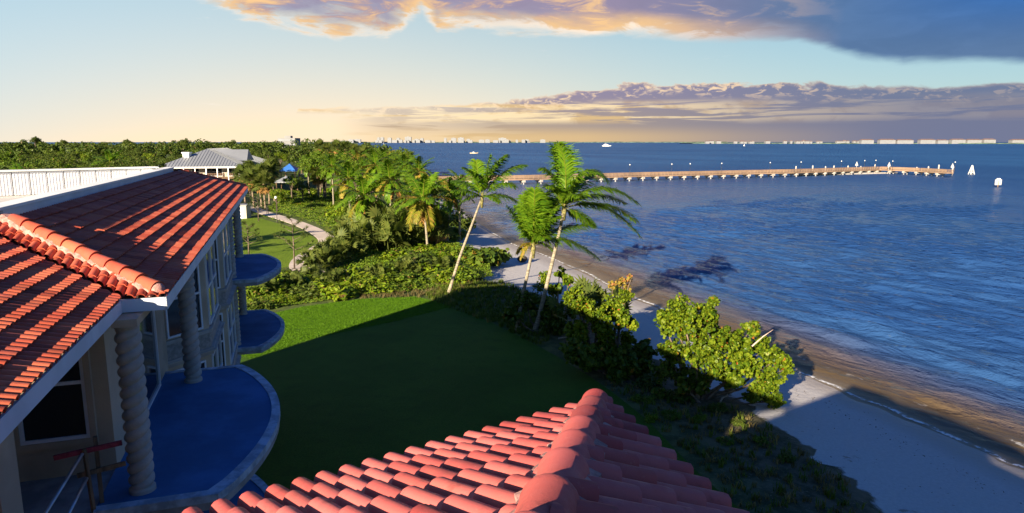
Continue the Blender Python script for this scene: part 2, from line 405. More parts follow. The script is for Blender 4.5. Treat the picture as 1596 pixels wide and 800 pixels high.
def water_mat():
    m_ = bpy.data.materials.new('bay_water'); m_.use_nodes = True; k = NT(m_.node_tree)
    p = k.n('NewGeometry').outputs['Position']; x, y, z = k.sep(p)
    t = k.n('Attribute', attribute_name='rnd').outputs['Fac']         # metres offshore
    tt = k.m('MAXIMUM', t, k.m('MULTIPLY', k.m('SUBTRACT', y, 95.0), 1.1))
    w = k.m('ADD', k.m('MULTIPLY', x, .82), k.m('MULTIPLY', y, .57)); a = k.m('SUBTRACT', k.m('MULTIPLY', x, .57), k.m('MULTIPLY', y, .82))
    v1 = k.xyz(k.m('MULTIPLY', w, .30), k.m('MULTIPLY', a, .075), 0.0)
    v2 = k.xyz(k.m('MULTIPLY', w, 1.05), k.m('MULTIPLY', a, .36), 3.0)
    v3 = k.xyz(k.m('MULTIPLY', w, .035), k.m('MULTIPLY', a, .012), 3.0)
    swell = k.noise(v1, 1.0, 3, .5, .35); chop = k.noise(v2, 1.0, 5, .62, .3); big = k.noise(v3, 1.0, 4, .55)
    tj = k.m('ADD', t, k.m('MULTIPLY', k.m('SUBTRACT', k.noise(k.xyz(k.m('MULTIPLY', w, .12), k.m('MULTIPLY', a, .05), 7.0), 1.0, 4, .6), .5), k.m('ADD', 1.2, k.m('MULTIPLY', t, .20))))
    body = k.mix(k.rng(tj, 2, 14), (.125, .078, .030), (.060, .048, .034))
    body = k.mix(k.rng(k.m('MAXIMUM', tj, k.m('SUBTRACT', tt, 6.0)), 2, 11), body, (.022, .064, .170))
    body = k.mix(k.rng(big, .35, .65), body, k.mix(1.0, body, (.66, .78, .92), 'MULTIPLY'))
    body = k.mix(k.rng(tt, 60, 500), body, k.mix(k.rng(k.noise(k.xyz(k.m('MULTIPLY', w, .012), k.m('MULTIPLY', a, .003), 1.0), 1.0, 6, .6), .38, .62), (.018, .066, .175), (.028, .095, .225)))
    foam = k.m('MULTIPLY', k.m('MULTIPLY', k.rng(tj, .15, .30), k.rng(tj, .75, .40)), k.rng(k.noise(p, 1.7, 6, .7), .40, .55))
    line2 = k.m('MULTIPLY', k.m('MULTIPLY', k.rng(tj, 2.4, 2.6), k.rng(tj, 3.1, 2.7)), k.rng(k.noise(p, .9, 6, .7), .56, .66))
    foam = k.m('MAXIMUM', foam, k.m('MULTIPLY', line2, .6))
    b = k.n('BsdfPrincipled'); k.put(b.inputs['Base Color'], k.mix(foam, body, (.75, .75, .74)))
    k.put(b.inputs['Roughness'], k.m('ADD', k.rng(tt, 20, 300, .10, .45), k.m('MULTIPLY', foam, .5))); b.inputs['IOR'].default_value = 1.33; k.put(b.inputs['Specular IOR Level'], k.rng(tt, 8, 160, .46, .24))
    bn = k.n('Bump'); k.put(bn.inputs['Strength'], k.rng(tt, 0, 5, .25, 1.0)); bn.inputs['Distance'].default_value = 1.0
    hgt = k.m('ADD', k.m('MULTIPLY', swell, k.rng(tt, 60, 300, .2, 1.5)), k.m('MULTIPLY', chop, k.rng(tt, 60, 300, .55, 1.0)))
    k.put(bn.inputs['Height'], hgt); k.put(b.inputs['Normal'], bn.outputs[0])
    tr = k.n('BsdfTransparent'); tr.inputs[0].default_value = (.93, .88, .78, 1)
    mx = k.n('MixShader'); k.put(mx.inputs[0], k.m('MAXIMUM', k.rng(tj, -.4, 4.5, .18, 1.0), foam))
    k.t.links.new(tr.outputs[0], mx.inputs[1]); k.t.links.new(b.outputs[0], mx.inputs[2])
    o = k.n('OutputMaterial'); k.t.links.new(mx.outputs[0], o.inputs[0]); return m_
def build_water():
    offs = [-2.5]; st = .32
    while offs[-1] < 32000: offs.append(offs[-1] + st); st *= 1.0 if offs[-1] < 40 else 1.010
    offs = np.array(offs)
    W_ = np.array([(p.x, p.y) for p in wl]); seg_ = np.r_[0, np.cumsum(np.hypot(*np.diff(W_, axis=0).T))]
    near = [i for i in range(len(wl)) if 24 < wl[i].y < 112]; a0, a1 = seg_[near[0]], seg_[near[-1]]
    ss = list(np.arange(a0, a1, .42)); st = .42
    while ss[-1] < seg_[-1]: ss.append(ss[-1] + st); st *= 1.016
    st = .42
    while ss[0] > 0: ss.insert(0, ss[0] - st); st *= 1.05
    ss = np.clip(np.array(ss), 0, seg_[-1])
    bx = np.interp(ss, seg_, W_[:, 0]); by = np.interp(ss, seg_, W_[:, 1])
    X = bx[:, None] + OFF.x * offs[None]; Y = by[:, None] + OFF.y * offs[None]
    gs = np.maximum(np.gradient(ss)[:, None], np.gradient(offs)[None])
    r = np.random.default_rng(4); Z = np.zeros_like(X)
    mod = .85 + .25 * np.sin(X * .043 + 1.7 * np.sin(Y * .031)) * np.sin(Y * .052 + 1.1 * np.sin(X * .027 + 2))
    for i in range(34):
        lam = .85 * (4.6 / .85) ** r.random(); th = math.atan2(.57, .82) + r.normal() * .22; kk = 2 * math.pi / lam
        ph = kk * (math.cos(th) * X + math.sin(th) * Y) + r.uniform(0, 6.28) + .5 * np.sin(X * .11 + Y * .07 + i)
        sl = .098 * (lam / 2.5) ** .25
        Z += sl / kk * (np.cos(ph) + .28 * np.cos(2 * ph)) * np.clip((lam / gs - 2.6) / 2, 0, 1)
    Z *= mod * np.clip((offs - .2) / 9, .06, 1)[None]
    # small breakers running along the shallows
    for t0, am in ((3.2, .05), (7.5, .06), (12.5, .05)):
        q = offs[None] - t0 - .8 * np.sin(ss * .13 + t0)[:, None] - .5 * np.sin(ss * .37 + 2 * t0)[:, None]
        Z += am * np.exp(-(q / .55) ** 2) * (.6 + .4 * np.sin(ss * .21 + t0))[:, None] * np.clip((1.2 - gs) / .6, 0, 1)
    c = len(offs); n = len(ss)
    V = np.stack([X, Y, Z + .004], -1).reshape(-1, 3); A = np.broadcast_to(offs[None], X.shape).ravel()
    ii, jj = np.meshgrid(np.arange(n - 1), np.arange(c - 1), indexing='ij'); b0 = (ii * c + jj).ravel()
    F = np.stack([b0, b0 + c, b0 + c + 1, b0 + 1], 1)
    me = np_mesh('water', V, F, water_mat(), True, A); me.flip_normals() if me.polygons[len(F) // 2].normal.z < 0 else None
    tag(link('water', me), 'rippled bay water, brown in the shallows and blue offshore', kind='structure')
build_water()

def grass_mat(name, a, b_, c_):
    m_ = bpy.data.materials.new(name); m_.use_nodes = True; k = NT(m_.node_tree)
    p = k.n('NewGeometry').outputs['Position']
    c = k.mix(k.rng(k.noise(p, .22, 5, .6), .35, .65), a, b_)
    c = k.mix(k.m('MULTIPLY', k.rng(k.noise(p, .9, 6, .65), .5, .72), .5), c, tuple(q * .62 for q in a))
    c = k.mix(k.m('MULTIPLY', k.rng(k.noise(p, 9, 6, .75), .42, .66), .6), c, c_)
    b = k.n('BsdfPrincipled'); k.put(b.inputs['Base Color'], c); b.inputs['Roughness'].default_value = .85; b.inputs['Specular IOR Level'].default_value = .15
    bn = k.n('Bump'); bn.inputs['Strength'].default_value = 1.0; bn.inputs['Distance'].default_value = .08
    k.put(bn.inputs['Height'], k.noise(p, 16, 5, .8)); k.put(b.inputs['Normal'], bn.outputs[0])
    o = k.n('OutputMaterial'); k.t.links.new(b.outputs[0], o.inputs[0]); return m_
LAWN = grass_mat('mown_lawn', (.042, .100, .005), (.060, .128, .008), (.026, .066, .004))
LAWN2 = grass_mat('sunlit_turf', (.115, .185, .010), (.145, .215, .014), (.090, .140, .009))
def sheet(name, px, z, m_, label, sub=1):
    pts = smooth(subdivide([G(u, v, z) if len(q) == 2 else Vector((q[0], q[1], z)) for q in px for (u, v) in [q[:2]]], 5), 2)
    mb = MB(); mb.add(pts, [tuple(range(len(pts)))])
    o = mb.build(name, m_, kind='structure', label=label)
    if o.data.polygons[0].normal.z < 0: o.data.flip_normals()
    return o
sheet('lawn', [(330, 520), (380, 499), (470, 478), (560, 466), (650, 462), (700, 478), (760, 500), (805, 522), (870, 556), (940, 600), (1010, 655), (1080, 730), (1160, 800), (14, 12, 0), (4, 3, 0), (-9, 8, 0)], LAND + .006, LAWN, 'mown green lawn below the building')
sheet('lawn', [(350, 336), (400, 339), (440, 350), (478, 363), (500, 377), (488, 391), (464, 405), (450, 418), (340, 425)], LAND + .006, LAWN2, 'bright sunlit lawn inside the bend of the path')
PATHPX = [(372, 318), (385, 320), (408, 331), (436, 339), (464, 348), (488, 358), (505, 368), (512, 376), (503, 384), (487, 393), (472, 404), (467, 414), (474, 424), (510, 428), (548, 424)]
def ribbon(pts, w, z0, z1):
    mb = MB(); n = len(pts); vs = []
    for i, p in enumerate(pts):
        d = (pts[min(i + 1, n - 1)] - pts[max(i - 1, 0)]).normalized(); s = Vector((-d.y, d.x, 0)) * w / 2
        vs += [(p.x - s.x, p.y - s.y, z0), (p.x - s.x, p.y - s.y, z1), (p.x + s.x, p.y + s.y, z1), (p.x + s.x, p.y + s.y, z0)]
    fs = []
    for i in range(n - 1):
        for j in range(3): fs.append((i * 4 + j, i * 4 + j + 1, i * 4 + j + 5, i * 4 + j + 4))
    mb.add(vs, fs); return mb
pathpts = smooth(subdivide([G(u, v, LAND) for u, v in PATHPX], 6), 5)
ribbon(pathpts, 2.5, LAND - .05, LAND + .05).build('footpath', mat('pale_concrete_path', (.56, .47, .40), .9, .10, .35, .2, 5, space='Object'), kind='structure', label='pale concrete footpath curving through the shrubs')

# ================================================================ ROOF TILES
TW, TL, TE = .33, .43, .365       # tile width (two rolls), length, exposure
def tile_mesh(tm, h=.062):
    ph = [0, .16, .19, .26, .38, .58, .78, .90, .97]; xs = [TW / 2 * (q + f) for q in (0, 1) for f in ph] + [TW * 1.0, TW * 1.04]; n = len(xs) - 1
    def zz(x):
        f = (x / (TW / 2)) % 1.0
        return 0.0 if f < .165 or x >= TW - 1e-6 else h * max(0.0, 1 - ((f - .58) / .415) ** 2) ** .5
    mb = MB(); vs = []
    lift = .044
    for y in (0.0, TL):
        for x in xs: vs.append((x, y, zz(x) + lift * (1 - y / TL)))
    fs = [(i, i + 1, n + 2 + i, n + 1 + i) for i in range(n)]
    b = len(vs)
    for x in xs: vs.append((x, 0, zz(x) + lift))
    for x in xs: vs.append((x, .004, zz(x) * .93 + lift - .024))
    fs += [(b + n + 1 + i, b + n + 2 + i, b + i + 1, b + i) for i in range(n)]
    # left lip
    c = len(vs); vs += [(0, 0, lift), (0, TL, 0), (0, TL, -.012), (0, 0, lift - .024)]; fs.append((c, c + 1, c + 2, c + 3))
    mb.add(vs, fs); me = mb.mesh('tile', tm)
    sm = [True] * n + [False] * (n + 1); me.polygons.foreach_set('use_smooth', sm)
    return me
TILE_ME = tile_mesh(TILE); TILE_ME2 = tile_mesh(TILE_SKYLIT)
def lay_tiles(O, e, up, length, height, clips, sx=1.0, sy=1.0, sz=1.0, me0=None):
    """frames of tiles covering a roof plane: list of (matrix, mesh).  clips: (point, normal) keep the side normal points to"""
    e = e.normalized(); up = up.normalized(); nz = e.cross(up)
    if nz.z < 0: e = -e; O = O - e * length; nz = e.cross(up)
    out = []
    tw, te = TW * sx, TE * sy; SC = Matrix.Diagonal((sx, sy, sz, 1))
    rows = int(height / te) + 1; cols = int(length / tw) + 2
    lc = [Vector((0, 0, 0)), Vector((TW, 0, 0)), Vector((0, TL, 0)), Vector((TW, TL, 0))]
    for r in range(rows):
        for c in range(-1, cols):
            j = Vector((random.uniform(-.004, .004), random.uniform(-.006, .006), random.uniform(0, .006)))
            org = O + e * (c * tw + j.x) + up * (r * te + j.y - .05) + nz * (.012 + j.z)
            M = Matrix((e, up, nz)).transposed().to_4x4(); M.translation = org
            M = M @ Matrix.Rotation(random.uniform(-.010, .010), 4, 'Z') @ SC
            me = me0 or TILE_ME; tm = me.materials[0]; bad = False
            for cp, cn in clips:
                dd = [(M @ q - cp).dot(cn) for q in lc]
                if max(dd) < .02: bad = True; break
                if min(dd) < 0:
                    bm = bmesh.new(); bm.from_mesh(me); Mi = M.inverted()
                    bmesh.ops.bisect_plane(bm, geom=bm.verts[:] + bm.edges[:] + bm.faces[:], dist=1e-5, plane_co=Mi @ cp, plane_no=(M.to_3x3().transposed() @ cn).normalized(), clear_inner=True)
                    me = bpy.data.meshes.new('tile'); me.materials.append(tm); bm.to_mesh(me); nf = len(bm.faces); bm.free()
                    if nf == 0: bad = True; break
            if not bad: out.append((M, me))
    return out
def put_tiles(tiles, parent, limit):
    eye = Vector((0, 0, CZ))
    def seen(M):
        p = M @ Vector((.15, .2, .05)) - eye
        dep = p.y * CP - p.z * SP
        if dep < .3: return 1e9
        u = 798 + FOC * p.x / dep; v = 400 - FOC * (p.y * SP + p.z * CP) / dep
        off = 0 if (-25 < u < 1620 and -10 < v < 825) else 1e6
        return p.length + off
    tiles = sorted(tiles, key=lambda t: seen(t[0]))
    n = 0; rest = []
    for M, me in tiles:
        if n < limit and seen(M) < 1e5:
            o = bpy.data.objects.new('tile', me); COL.objects.link(o); o.parent = parent; o.matrix_local = M; n += 1
        else: rest.append((M, me))
    if rest:
        V, F, A, S = [], [], [], []
        for M, me in rest:
            b = len(V); V += [tuple(M @ v.co) for v in me.vertices]
            F += [tuple(i + b for i in p.vertices) for p in me.polygons]; S += [p.use_smooth for p in me.polygons]
            A += [random.random()] * len(me.vertices)
        me = bpy.data.meshes.new('tiles'); me.from_pydata(V, [], F); me.materials.append(rest[0][1].materials[0]); me.polygons.foreach_set('use_smooth', S)
        at = me.attributes.new('rnd', 'FLOAT', 'POINT'); at.data.foreach_set('value', A)
        o = link('tile_courses', me, parent); tag(o, kind='stuff')
    return n
def cap_mesh(r0=.135, r1=.115, L=.46, tm=TILE):
    mb = MB(); n = 14; vs = []; fs = []
    prof = [(0.0, r0 - .026), (0.0, r0 + .004), (.03, r0 + .006), (.06, r0 - .002), (L, r1)]
    for y, r in prof:
        for i in range(n + 1):
            t = math.pi * (-.06 + 1.12 * i / n); vs.append((r * math.cos(t), y, r * math.sin(t) * 1.02))
    for k_ in range(len(prof) - 1):
        for i in range(n): fs.append((k_ * (n + 1) + i + 1, k_ * (n + 1) + i, (k_ + 1) * (n + 1) + i, (k_ + 1) * (n + 1) + i + 1))
    mb.add(vs, fs); me = mb.mesh('ridge_cap', tm, True); sharp(me, R(50)); return me
CAP_ME = cap_mesh()
def lay_caps(p, q, parent, exp=.40, raise_=.06, me=CAP_ME, sc=1.0, end=True, tilt=-2.2, mw=.150):
    d = (q - p).normalized(); sd = d.cross(Vector((0, 0, 1))).normalized(); up = sd.cross(d)
    L = (q - p).length; n = int(L / exp)
    for i in range(n):
        M = Matrix((sd, d, up)).transposed().to_4x4(); M.translation = p + d * (i * exp) + up * (raise_ + random.uniform(0, .008))
        M = M @ Matrix.Rotation(R(tilt) + random.uniform(-.008, .008), 4, 'X') @ Matrix.Rotation(random.uniform(-.012, .012), 4, 'Z') @ Matrix.Scale(sc, 4)
        o = bpy.data.objects.new('ridge_cap', me); COL.objects.link(o); o.parent = parent; o.matrix_local = M
    # mortar bed under the caps
    mb = MB(); vs = []; fs = []; m_ = 60
    for i in range(m_ + 1):
        c = p + d * (L * i / m_)
        for s_, h in ((-1, -.09), (-1, .05), (-.55, .10), (.55, .10), (1, .05), (1, -.09)):
            w = mw * sc + random.uniform(-.022, .028)
            vs.append(c + sd * (s_ * w) + up * (h + raise_ - .06 + random.uniform(-.012, .012)))
    for i in range(m_):
        for j in range(5): fs.append((i * 6 + j, i * 6 + j + 1, (i + 1) * 6 + j + 1, (i + 1) * 6 + j))
    fs.append((0, 1, 2, 3, 4, 5)); mb.add(vs, fs); mb.build('mortar_bed', MORTAR, parent)
    if end:   # rounded mortar stop at the low end
        mb = MB(); vs = []; fs = []; n2 = 10
        for k_ in range(5):
            a = k_ / 4 * math.pi / 2
            for i in range(n2 + 1):
                t = math.pi * i / n2; r = .128 * sc * math.cos(a)
                vs.append(p + sd * (r * math.cos(t)) + up * (r * math.sin(t) + raise_ - .01) - d * (.13 * math.sin(a) * sc - .02))
        for k_ in range(4):
            for i in range(n2): fs.append((k_ * (n2 + 1) + i, k_ * (n2 + 1) + i + 1, (k_ + 1) * (n2 + 1) + i + 1, (k_ + 1) * (n2 + 1) + i))
        mb.add(vs, fs); mb.build('mortar_end', MORTAR, parent, smooth=True)

# ================================================================ WING BUILDING
DV = Vector((-.315, .949, 0)).normalized(); NV = Vector((.949, .315, 0)).normalized()
CC = Vector((-5.7, 10.9, 0))
def S(s, n, zr): p = CC + DV * s + NV * n; return Vector((p.x, p.y, CZ + zr))
ZE, SL, WL, JOG, TOPN = -2.5, 1 / 3, 28.0, .65, 3.04
FLR, STO = -5.7, 2.95
wing = thing('villa_wing', 'long stucco villa wing with red tiled roof and twisted columns', 'building', S(13, -5, LAND - CZ), world=True)
wing.location.z = LAND
def zroof(k): return ZE + SL * k
roof = MB()
roof.add([S(0, 0, ZE), S(WL, 0, ZE), S(WL - TOPN, -TOPN, zroof(TOPN)), S(TOPN, -TOPN, zroof(TOPN))], [(0, 1, 2, 3)])
roof.add([S(0, 0, ZE), S(TOPN, -TOPN, zroof(TOPN)), S(TOPN - JOG + .2, -TOPN - .2, zroof(TOPN - JOG + .2)), S(0, -JOG, ZE)], [(0, 1, 2, 3)])
NT_ = 3.6
roof.add([S(0, -JOG, ZE), S(NT_ - JOG, -NT_, zroof(NT_ - JOG)), S(-7.6, -NT_, zroof(NT_ - JOG)), S(-7.6, -JOG, ZE)], [(0, 1, 2, 3)])
roof.add([S(WL, 0, ZE), S(WL, -8.8, ZE), S(WL - TOPN, -8.8 + TOPN, zroof(TOPN)), S(WL - TOPN, -TOPN, zroof(TOPN))], [(0, 1, 2, 3)])
roof_o = roof.build('roof', DECK, wing)
upF = (-NV + Vector((0, 0, SL))).normalized(); upR = (DV + Vector((0, 0, SL))).normalized(); upE = (-DV + Vector((0, 0, SL))).normalized()
hipn = (DV + NV).normalized()
tl = lay_tiles(S(0, 0, ZE), DV, upF, WL, TOPN * 1.054, [(S(0, 0, 0) + hipn * .03, hipn), (S(WL, 0, 0) - hipn * 0, (NV - DV).normalized()), (S(0, -TOPN + .02, 0), NV)])
tl += lay_tiles(S(0, -JOG - 3.4, ZE), NV, upR, JOG + 3.4, 3.2, [(S(0, 0, 0) - hipn * .03, -hipn), (S(0, -JOG, 0) + hipn * .05, hipn), (S(0, -TOPN - .1, 0), NV)])
tl += lay_tiles(S(-7.6, -JOG, ZE), DV, upF, 7.6 + NT_, (NT_ - JOG) * 1.054, [(S(0, -JOG, 0) - hipn * .05, -hipn), (S(0, -NT_, 0), NV)])
tl += lay_tiles(S(WL, -8, ZE), NV, upE, 8, 3.2, [(S(WL, 0, 0), (DV - NV).normalized()), (S(WL - TOPN, 0, 0), DV)])
put_tiles(tl, roof_o, 290)
lay_caps(S(0.10, -.10, ZE + .05), S(TOPN, -TOPN, zroof(TOPN) + .05), roof_o)
lay_caps(S(WL - .1, -.1, ZE + .05), S(WL - TOPN, -TOPN, zroof(TOPN) + .05), roof_o)
# eave boards
mb = MB()
def board(p, q, h=.20, t=.04, out=Vector((0, 0, 0))): mb.bar(p, q, t, h)
for a, b in (((-7.6, -JOG + .03), (-.06, -JOG + .03)), ((-.03, -JOG + .01), (-.03, .05)), ((-.05, .03), (WL + .05, .03)), ((WL + .03, .05), (WL + .03, -8.8))):
    mb = MB(); mb.bar(S(*a, ZE - .105), S(*b, ZE - .105), .04, .21); mb.build('fascia', FASCIA, wing)
mb = MB()
zs = ZE - .20
mb.prism([(S(*q, 0).x, S(*q, 0).y) for q in ((0, 0), (WL, 0), (WL, -3), (-7.5, -3), (-7.5, -JOG), (0, -JOG))], CZ + zs - .02, CZ + zs)
mb.build('soffit', STUCCO, wing)
# curb, flat roof and ribbed parapet behind the tiles
CH = .262
mb = MB(); zt = zroof(TOPN)
mb.obox(S(TOPN - .1, -TOPN - .12, zt - .8), DV * (WL - 2 * TOPN + .2), -NV * .34, Vector((0, 0, .8 + CH - .06)))
mb.obox(S(TOPN - .1, -TOPN - .12, zt - .8), DV * .34, -NV * 6.5, Vector((0, 0, .8 + CH - .065)))
mb.build('curb_wall', FASCIA, wing)
mb = MB()
mb.obox(S(TOPN - .16, -TOPN - .08, zt + CH - .058), DV * (WL - 2 * TOPN + .3), -NV * .42, Vector((0, 0, .06)))
mb.obox(S(TOPN - .16, -TOPN - .5, zt + CH - .054), DV * .46, -NV * 6.2, Vector((0, 0, .06)))
mb.build('curb_coping', WHITE, wing)
mb = MB(); mb.prism([(S(*q, 0).x, S(*q, 0).y) for q in ((TOPN, -TOPN - .3), (WL - TOPN, -TOPN - .3), (WL - TOPN, -8.8), (14, -15), (TOPN, -15))], CZ - 2.3, CZ - 2.1)
mb.build('flat_roof', FLAT, wing)
PA, PB = Vector((-21.6, 24.75, CZ)), Vector((-15.9, 30.6, CZ)); pd = (PB - PA).normalized(); pn = Vector((pd.y, -pd.x, 0))
if pn.y > 0: pn = -pn
mb = MB(); L = (PB - PA).length; ZP0, ZP1 = -2.1, -1.16
npan = 14
par = None
base = MB(); base.obox(PA + Vector((0, 0, ZP0)), pd * L, -pn * .16, Vector((0, 0, ZP1 - ZP0)))
par = base.build('parapet', CONC, wing)
for i in range(npan):
    m2 = MB(); p0 = PA + pd * (L * i / npan + .018) + pn * .004 + Vector((0, 0, ZP0 + .02)); w = L / npan - .036
    m2.obox(p0, pd * w, pn * .02, Vector((0, 0, ZP1 - ZP0 - .05)))
    for r in range(5): m2.obox(p0 + pd * (w * (r + .3) / 5) + pn * .02, pd * (w * .05), pn * .008, Vector((0, 0, ZP1 - ZP0 - .05)))
    m2.build('panel', PANEL, par)
m2 = MB(); m2.obox(PA + pn * .1 + Vector((0, 0, ZP1)), pd * (L + .1), -pn * .34, Vector((0, 0, .07))); m2.build('coping', WHITE, par)

# walls
def sn(poly): return [(S(a, b, 0).x, S(a, b, 0).y) for a, b in poly]
zbot, ztop = LAND - .3, CZ + zs - .02
mb = MB()
mb.prism(sn([(.8, -1.1), (6.6, -1.1), (6.8, -1.2), (18.2, -1.2), (27, -1.1), (27, -8.6), (.8, -8.6)]), zbot, ztop)
mb.prism(sn([(-7.6, -3.6), (.79, -3.6), (.79, -8.6), (-7.6, -8.6)]), zbot, ztop + .3)
wall_o = mb.build('wall', STUCCO, wing)
def window(parent, o, ax, w, h, out, rail=.5, fw=.06, name='window', trim=True):
    up = Vector((0, 0, 1)); o = Vector(o)
    mb = MB(); pr = .05
    for (a, b, c, d_) in ((-fw, -fw, w + 2 * fw, fw), (-fw, h, w + 2 * fw, fw), (-fw, 0, fw, h), (w, 0, fw, h)):
        mb.obox(o + ax * a + up * b + out * .002, ax * c, up * d_, out * pr)
    if rail: mb.obox(o + up * (h * rail - .03) + out * .004, ax * w, up * .06, out * (pr - .012))
    wo = mb.build(name, FRAME, parent)
    m2 = MB(); m2.obox(o + out * .001, ax * w, up * h, out * .012); m2.build('pane', GLASS, wo)
    if trim:
        m3 = MB(); t = .10
        for (a, b, c, d_) in ((-fw - t, -fw - t, w + 2 * fw + 2 * t, t), (-fw - t, h + fw, w + 2 * fw + 2 * t, t), (-fw - t, -fw, t, h + 2 * fw), (w + fw, -fw, t, h + 2 * fw)):
            m3.obox(o + ax * a + up * b + out * .001, ax * c, up * d_, out * .085)
        m3.build('surround', STUCCO, wo)
    return wo
for lev in (0, 1):
    f = FLR - lev * STO
    window(wing, S(.8, -2.42, f + .70), NV, .92, 1.9, -DV)                                # facing the lens
    window(wing, S(2.0, -1.1, f + .06), DV, 3.1, 2.45, NV, rail=0, name='glass_door', trim=False)
    window(wing, S(19.2, -1.15, f + .06), DV, 3.6, 2.45, NV, rail=0, name='glass_door', trim=False)
# bays
def bay(s0, s1):
    poly = [(s0, -1.3), (s0 + 1.15, -.25), (s1 - 1.15, -.25), (s1, -1.3)]
    mb = MB(); mb.prism(sn(poly + [(s1, -2), (s0, -2)]), zbot, ztop - .003); b = mb.build('bay', STUCCO, wing)
    for lev in (0, 1):
        f = FLR - lev * STO
        mb = MB()
        def ring(e, z0, z1): mb.prism(sn([(s0 - e, -1.3), (s0 + 1.15 - e * .4, -.25 + e), (s1 - 1.15 + e * .4, -.25 + e), (s1 + e, -1.3)]), CZ + z0, CZ + z1)
        ring(.10, f - .16, f + .02); ring(.17, f - .06, f - .02); ring(.09, f + .46, f + .56)
        mb.build('moulding', COLUMN, b)
        mb = MB(); ring(.03, f + .02, f + .46); mb.build('apron', STUCCO2, b)
        pts = [S(a, c, f + .66) for a, c in poly]
        for p, q in zip(pts, pts[1:]):
            ax = (q - p); w = ax.length; ax.normalize(); out = Vector((ax.y, -ax.x, 0))
            if out.dot(NV) < 0 and abs(out.dot(NV)) > .1: out = -out
            m_ = .26; n_ = 1 if w < 2 else 2
            ww = (w - m_ * 2 - (n_ - 1) * .25) / n_
            for i in range(n_): window(b, p + ax * (m_ + i * (ww + .25)), ax, ww, 1.95, out, fw=.05, trim=False)
bay(6.9, 12.1); bay(12.5, 18.1)
# twisted columns
def column_mesh(H):
    mb = MB(); n, dz = 44, .016; m_ = int(H / dz); vs = []; fs = []
    for i in range(m_ + 1):
        z = H * i / m_
        e = min(1, z / .16, (H - z) / .14)
        for j in range(n):
            t = 2 * math.pi * j / n
            lob = abs(math.cos(t - 2 * math.pi * z / .37)) ** .6
            r = .142 + .056 * lob * max(0, e) + .03 * max(0, 1 - e * 1.6)
            if e < .5: r = max(r, .20 if z < 1 else .185)
            vs.append((r * math.cos(t), r * math.sin(t), z))
    for i in range(m_):
        for j in range(n): k_ = (j + 1) % n; fs.append((i * n + j, i * n + k_, (i + 1) * n + k_, (i + 1) * n + j))
    fs.append(tuple(m_ * n + j for j in range(n))); mb.add(vs, fs); return mb.mesh('column', COLUMN, True)
ctop = zs - .14
CH_ = ctop - FLR
cme = column_mesh(CH_); cme2 = column_mesh(STO - .25)
for s_, n_ in ((-.22, -.52), (5.25, -.36), (18.6, -.36), (24.2, -.36)):
    for lev in (0, 1):
        o = bpy.data.objects.new('column', cme if lev == 0 else cme2); COL.objects.link(o); o.parent = wing
        o.location = S(s_, n_, FLR - lev * STO) - wing.location
for a, b, dz in (((-.5, -.50), (6.2, -.36), 0), ((-.22, -.45), (.8, -2.2), .004), ((17.8, -.36), (25, -.36), 0)):
    mb = MB(); mb.bar(S(*a, zs - .085 - dz), S(*b, zs - .085 - dz), .36, .12); mb.build('beam', STUCCO, wing)
# pier of the loggia beside the near roof edge and loggia floor
mb = MB(); mb.prism(sn([(-4.75, -1.35), (-4.25, -1.35), (-4.25, -.80), (-4.75, -.80)]), zbot, ztop); mb.build('pier', STUCCO, wing)
# balconies
def d_shape(s0, s1, n_in, n0, bulge, grow=0.0, k_=22):
    pts = [(s0 - grow, n_in)]
    for i in range(k_ + 1):
        t = i / k_; s_ = s0 - grow + (s1 - s0 + 2 * grow) * t
        pts.append((s_, n0 + (bulge) * math.sin(math.pi * t) ** .8 + grow))
    return pts + [(s1 + grow, n_in)]
def balcony(s0, s1, f, n_in=-1.12):
    mb = MB(); mb.prism(sn(d_shape(s0, s1, n_in, .66, .95)), CZ + f - .26, CZ + f - .004)
    b = mb.build('balcony', CONC, wing)
    mb = MB(); mb.prism(sn(d_shape(s0, s1, n_in, .66, .95, -.14)), CZ + f - .02, CZ + f); mb.build('floor_coating', MEMB, b)
    A, B = d_shape(s0, s1, n_in, .66, .95, .02)[0:], d_shape(s0, s1, n_in, .66, .95, -.15)
    mb = MB(); vs = []; fs = []
    for p, q in zip(A, B): vs += [S(*p, f - .12), S(*p, f + .012), S(*q, f + .022), S(*q, f - .01)]
    for i in range(len(A) - 1):
        for j in range(3): fs.append((i * 4 + j, i * 4 + j + 1, i * 4 + j + 5, i * 4 + j + 4))
    mb.add(vs, fs); mb.build('rim', RIM, b)
balcony(-.75, 6.15, FLR); balcony(17.9, 24.9, FLR); balcony(17.9, 24.9, FLR - STO); balcony(-.75, 6.15, FLR - STO)
mb = MB(); mb.prism(sn([(-.80, -3.6), (.8, -3.6), (.8, -1.125), (-.80, -1.125)]), CZ + FLR - .26, CZ + FLR - .03); mb.build('loggia_floor', CONC, wing)

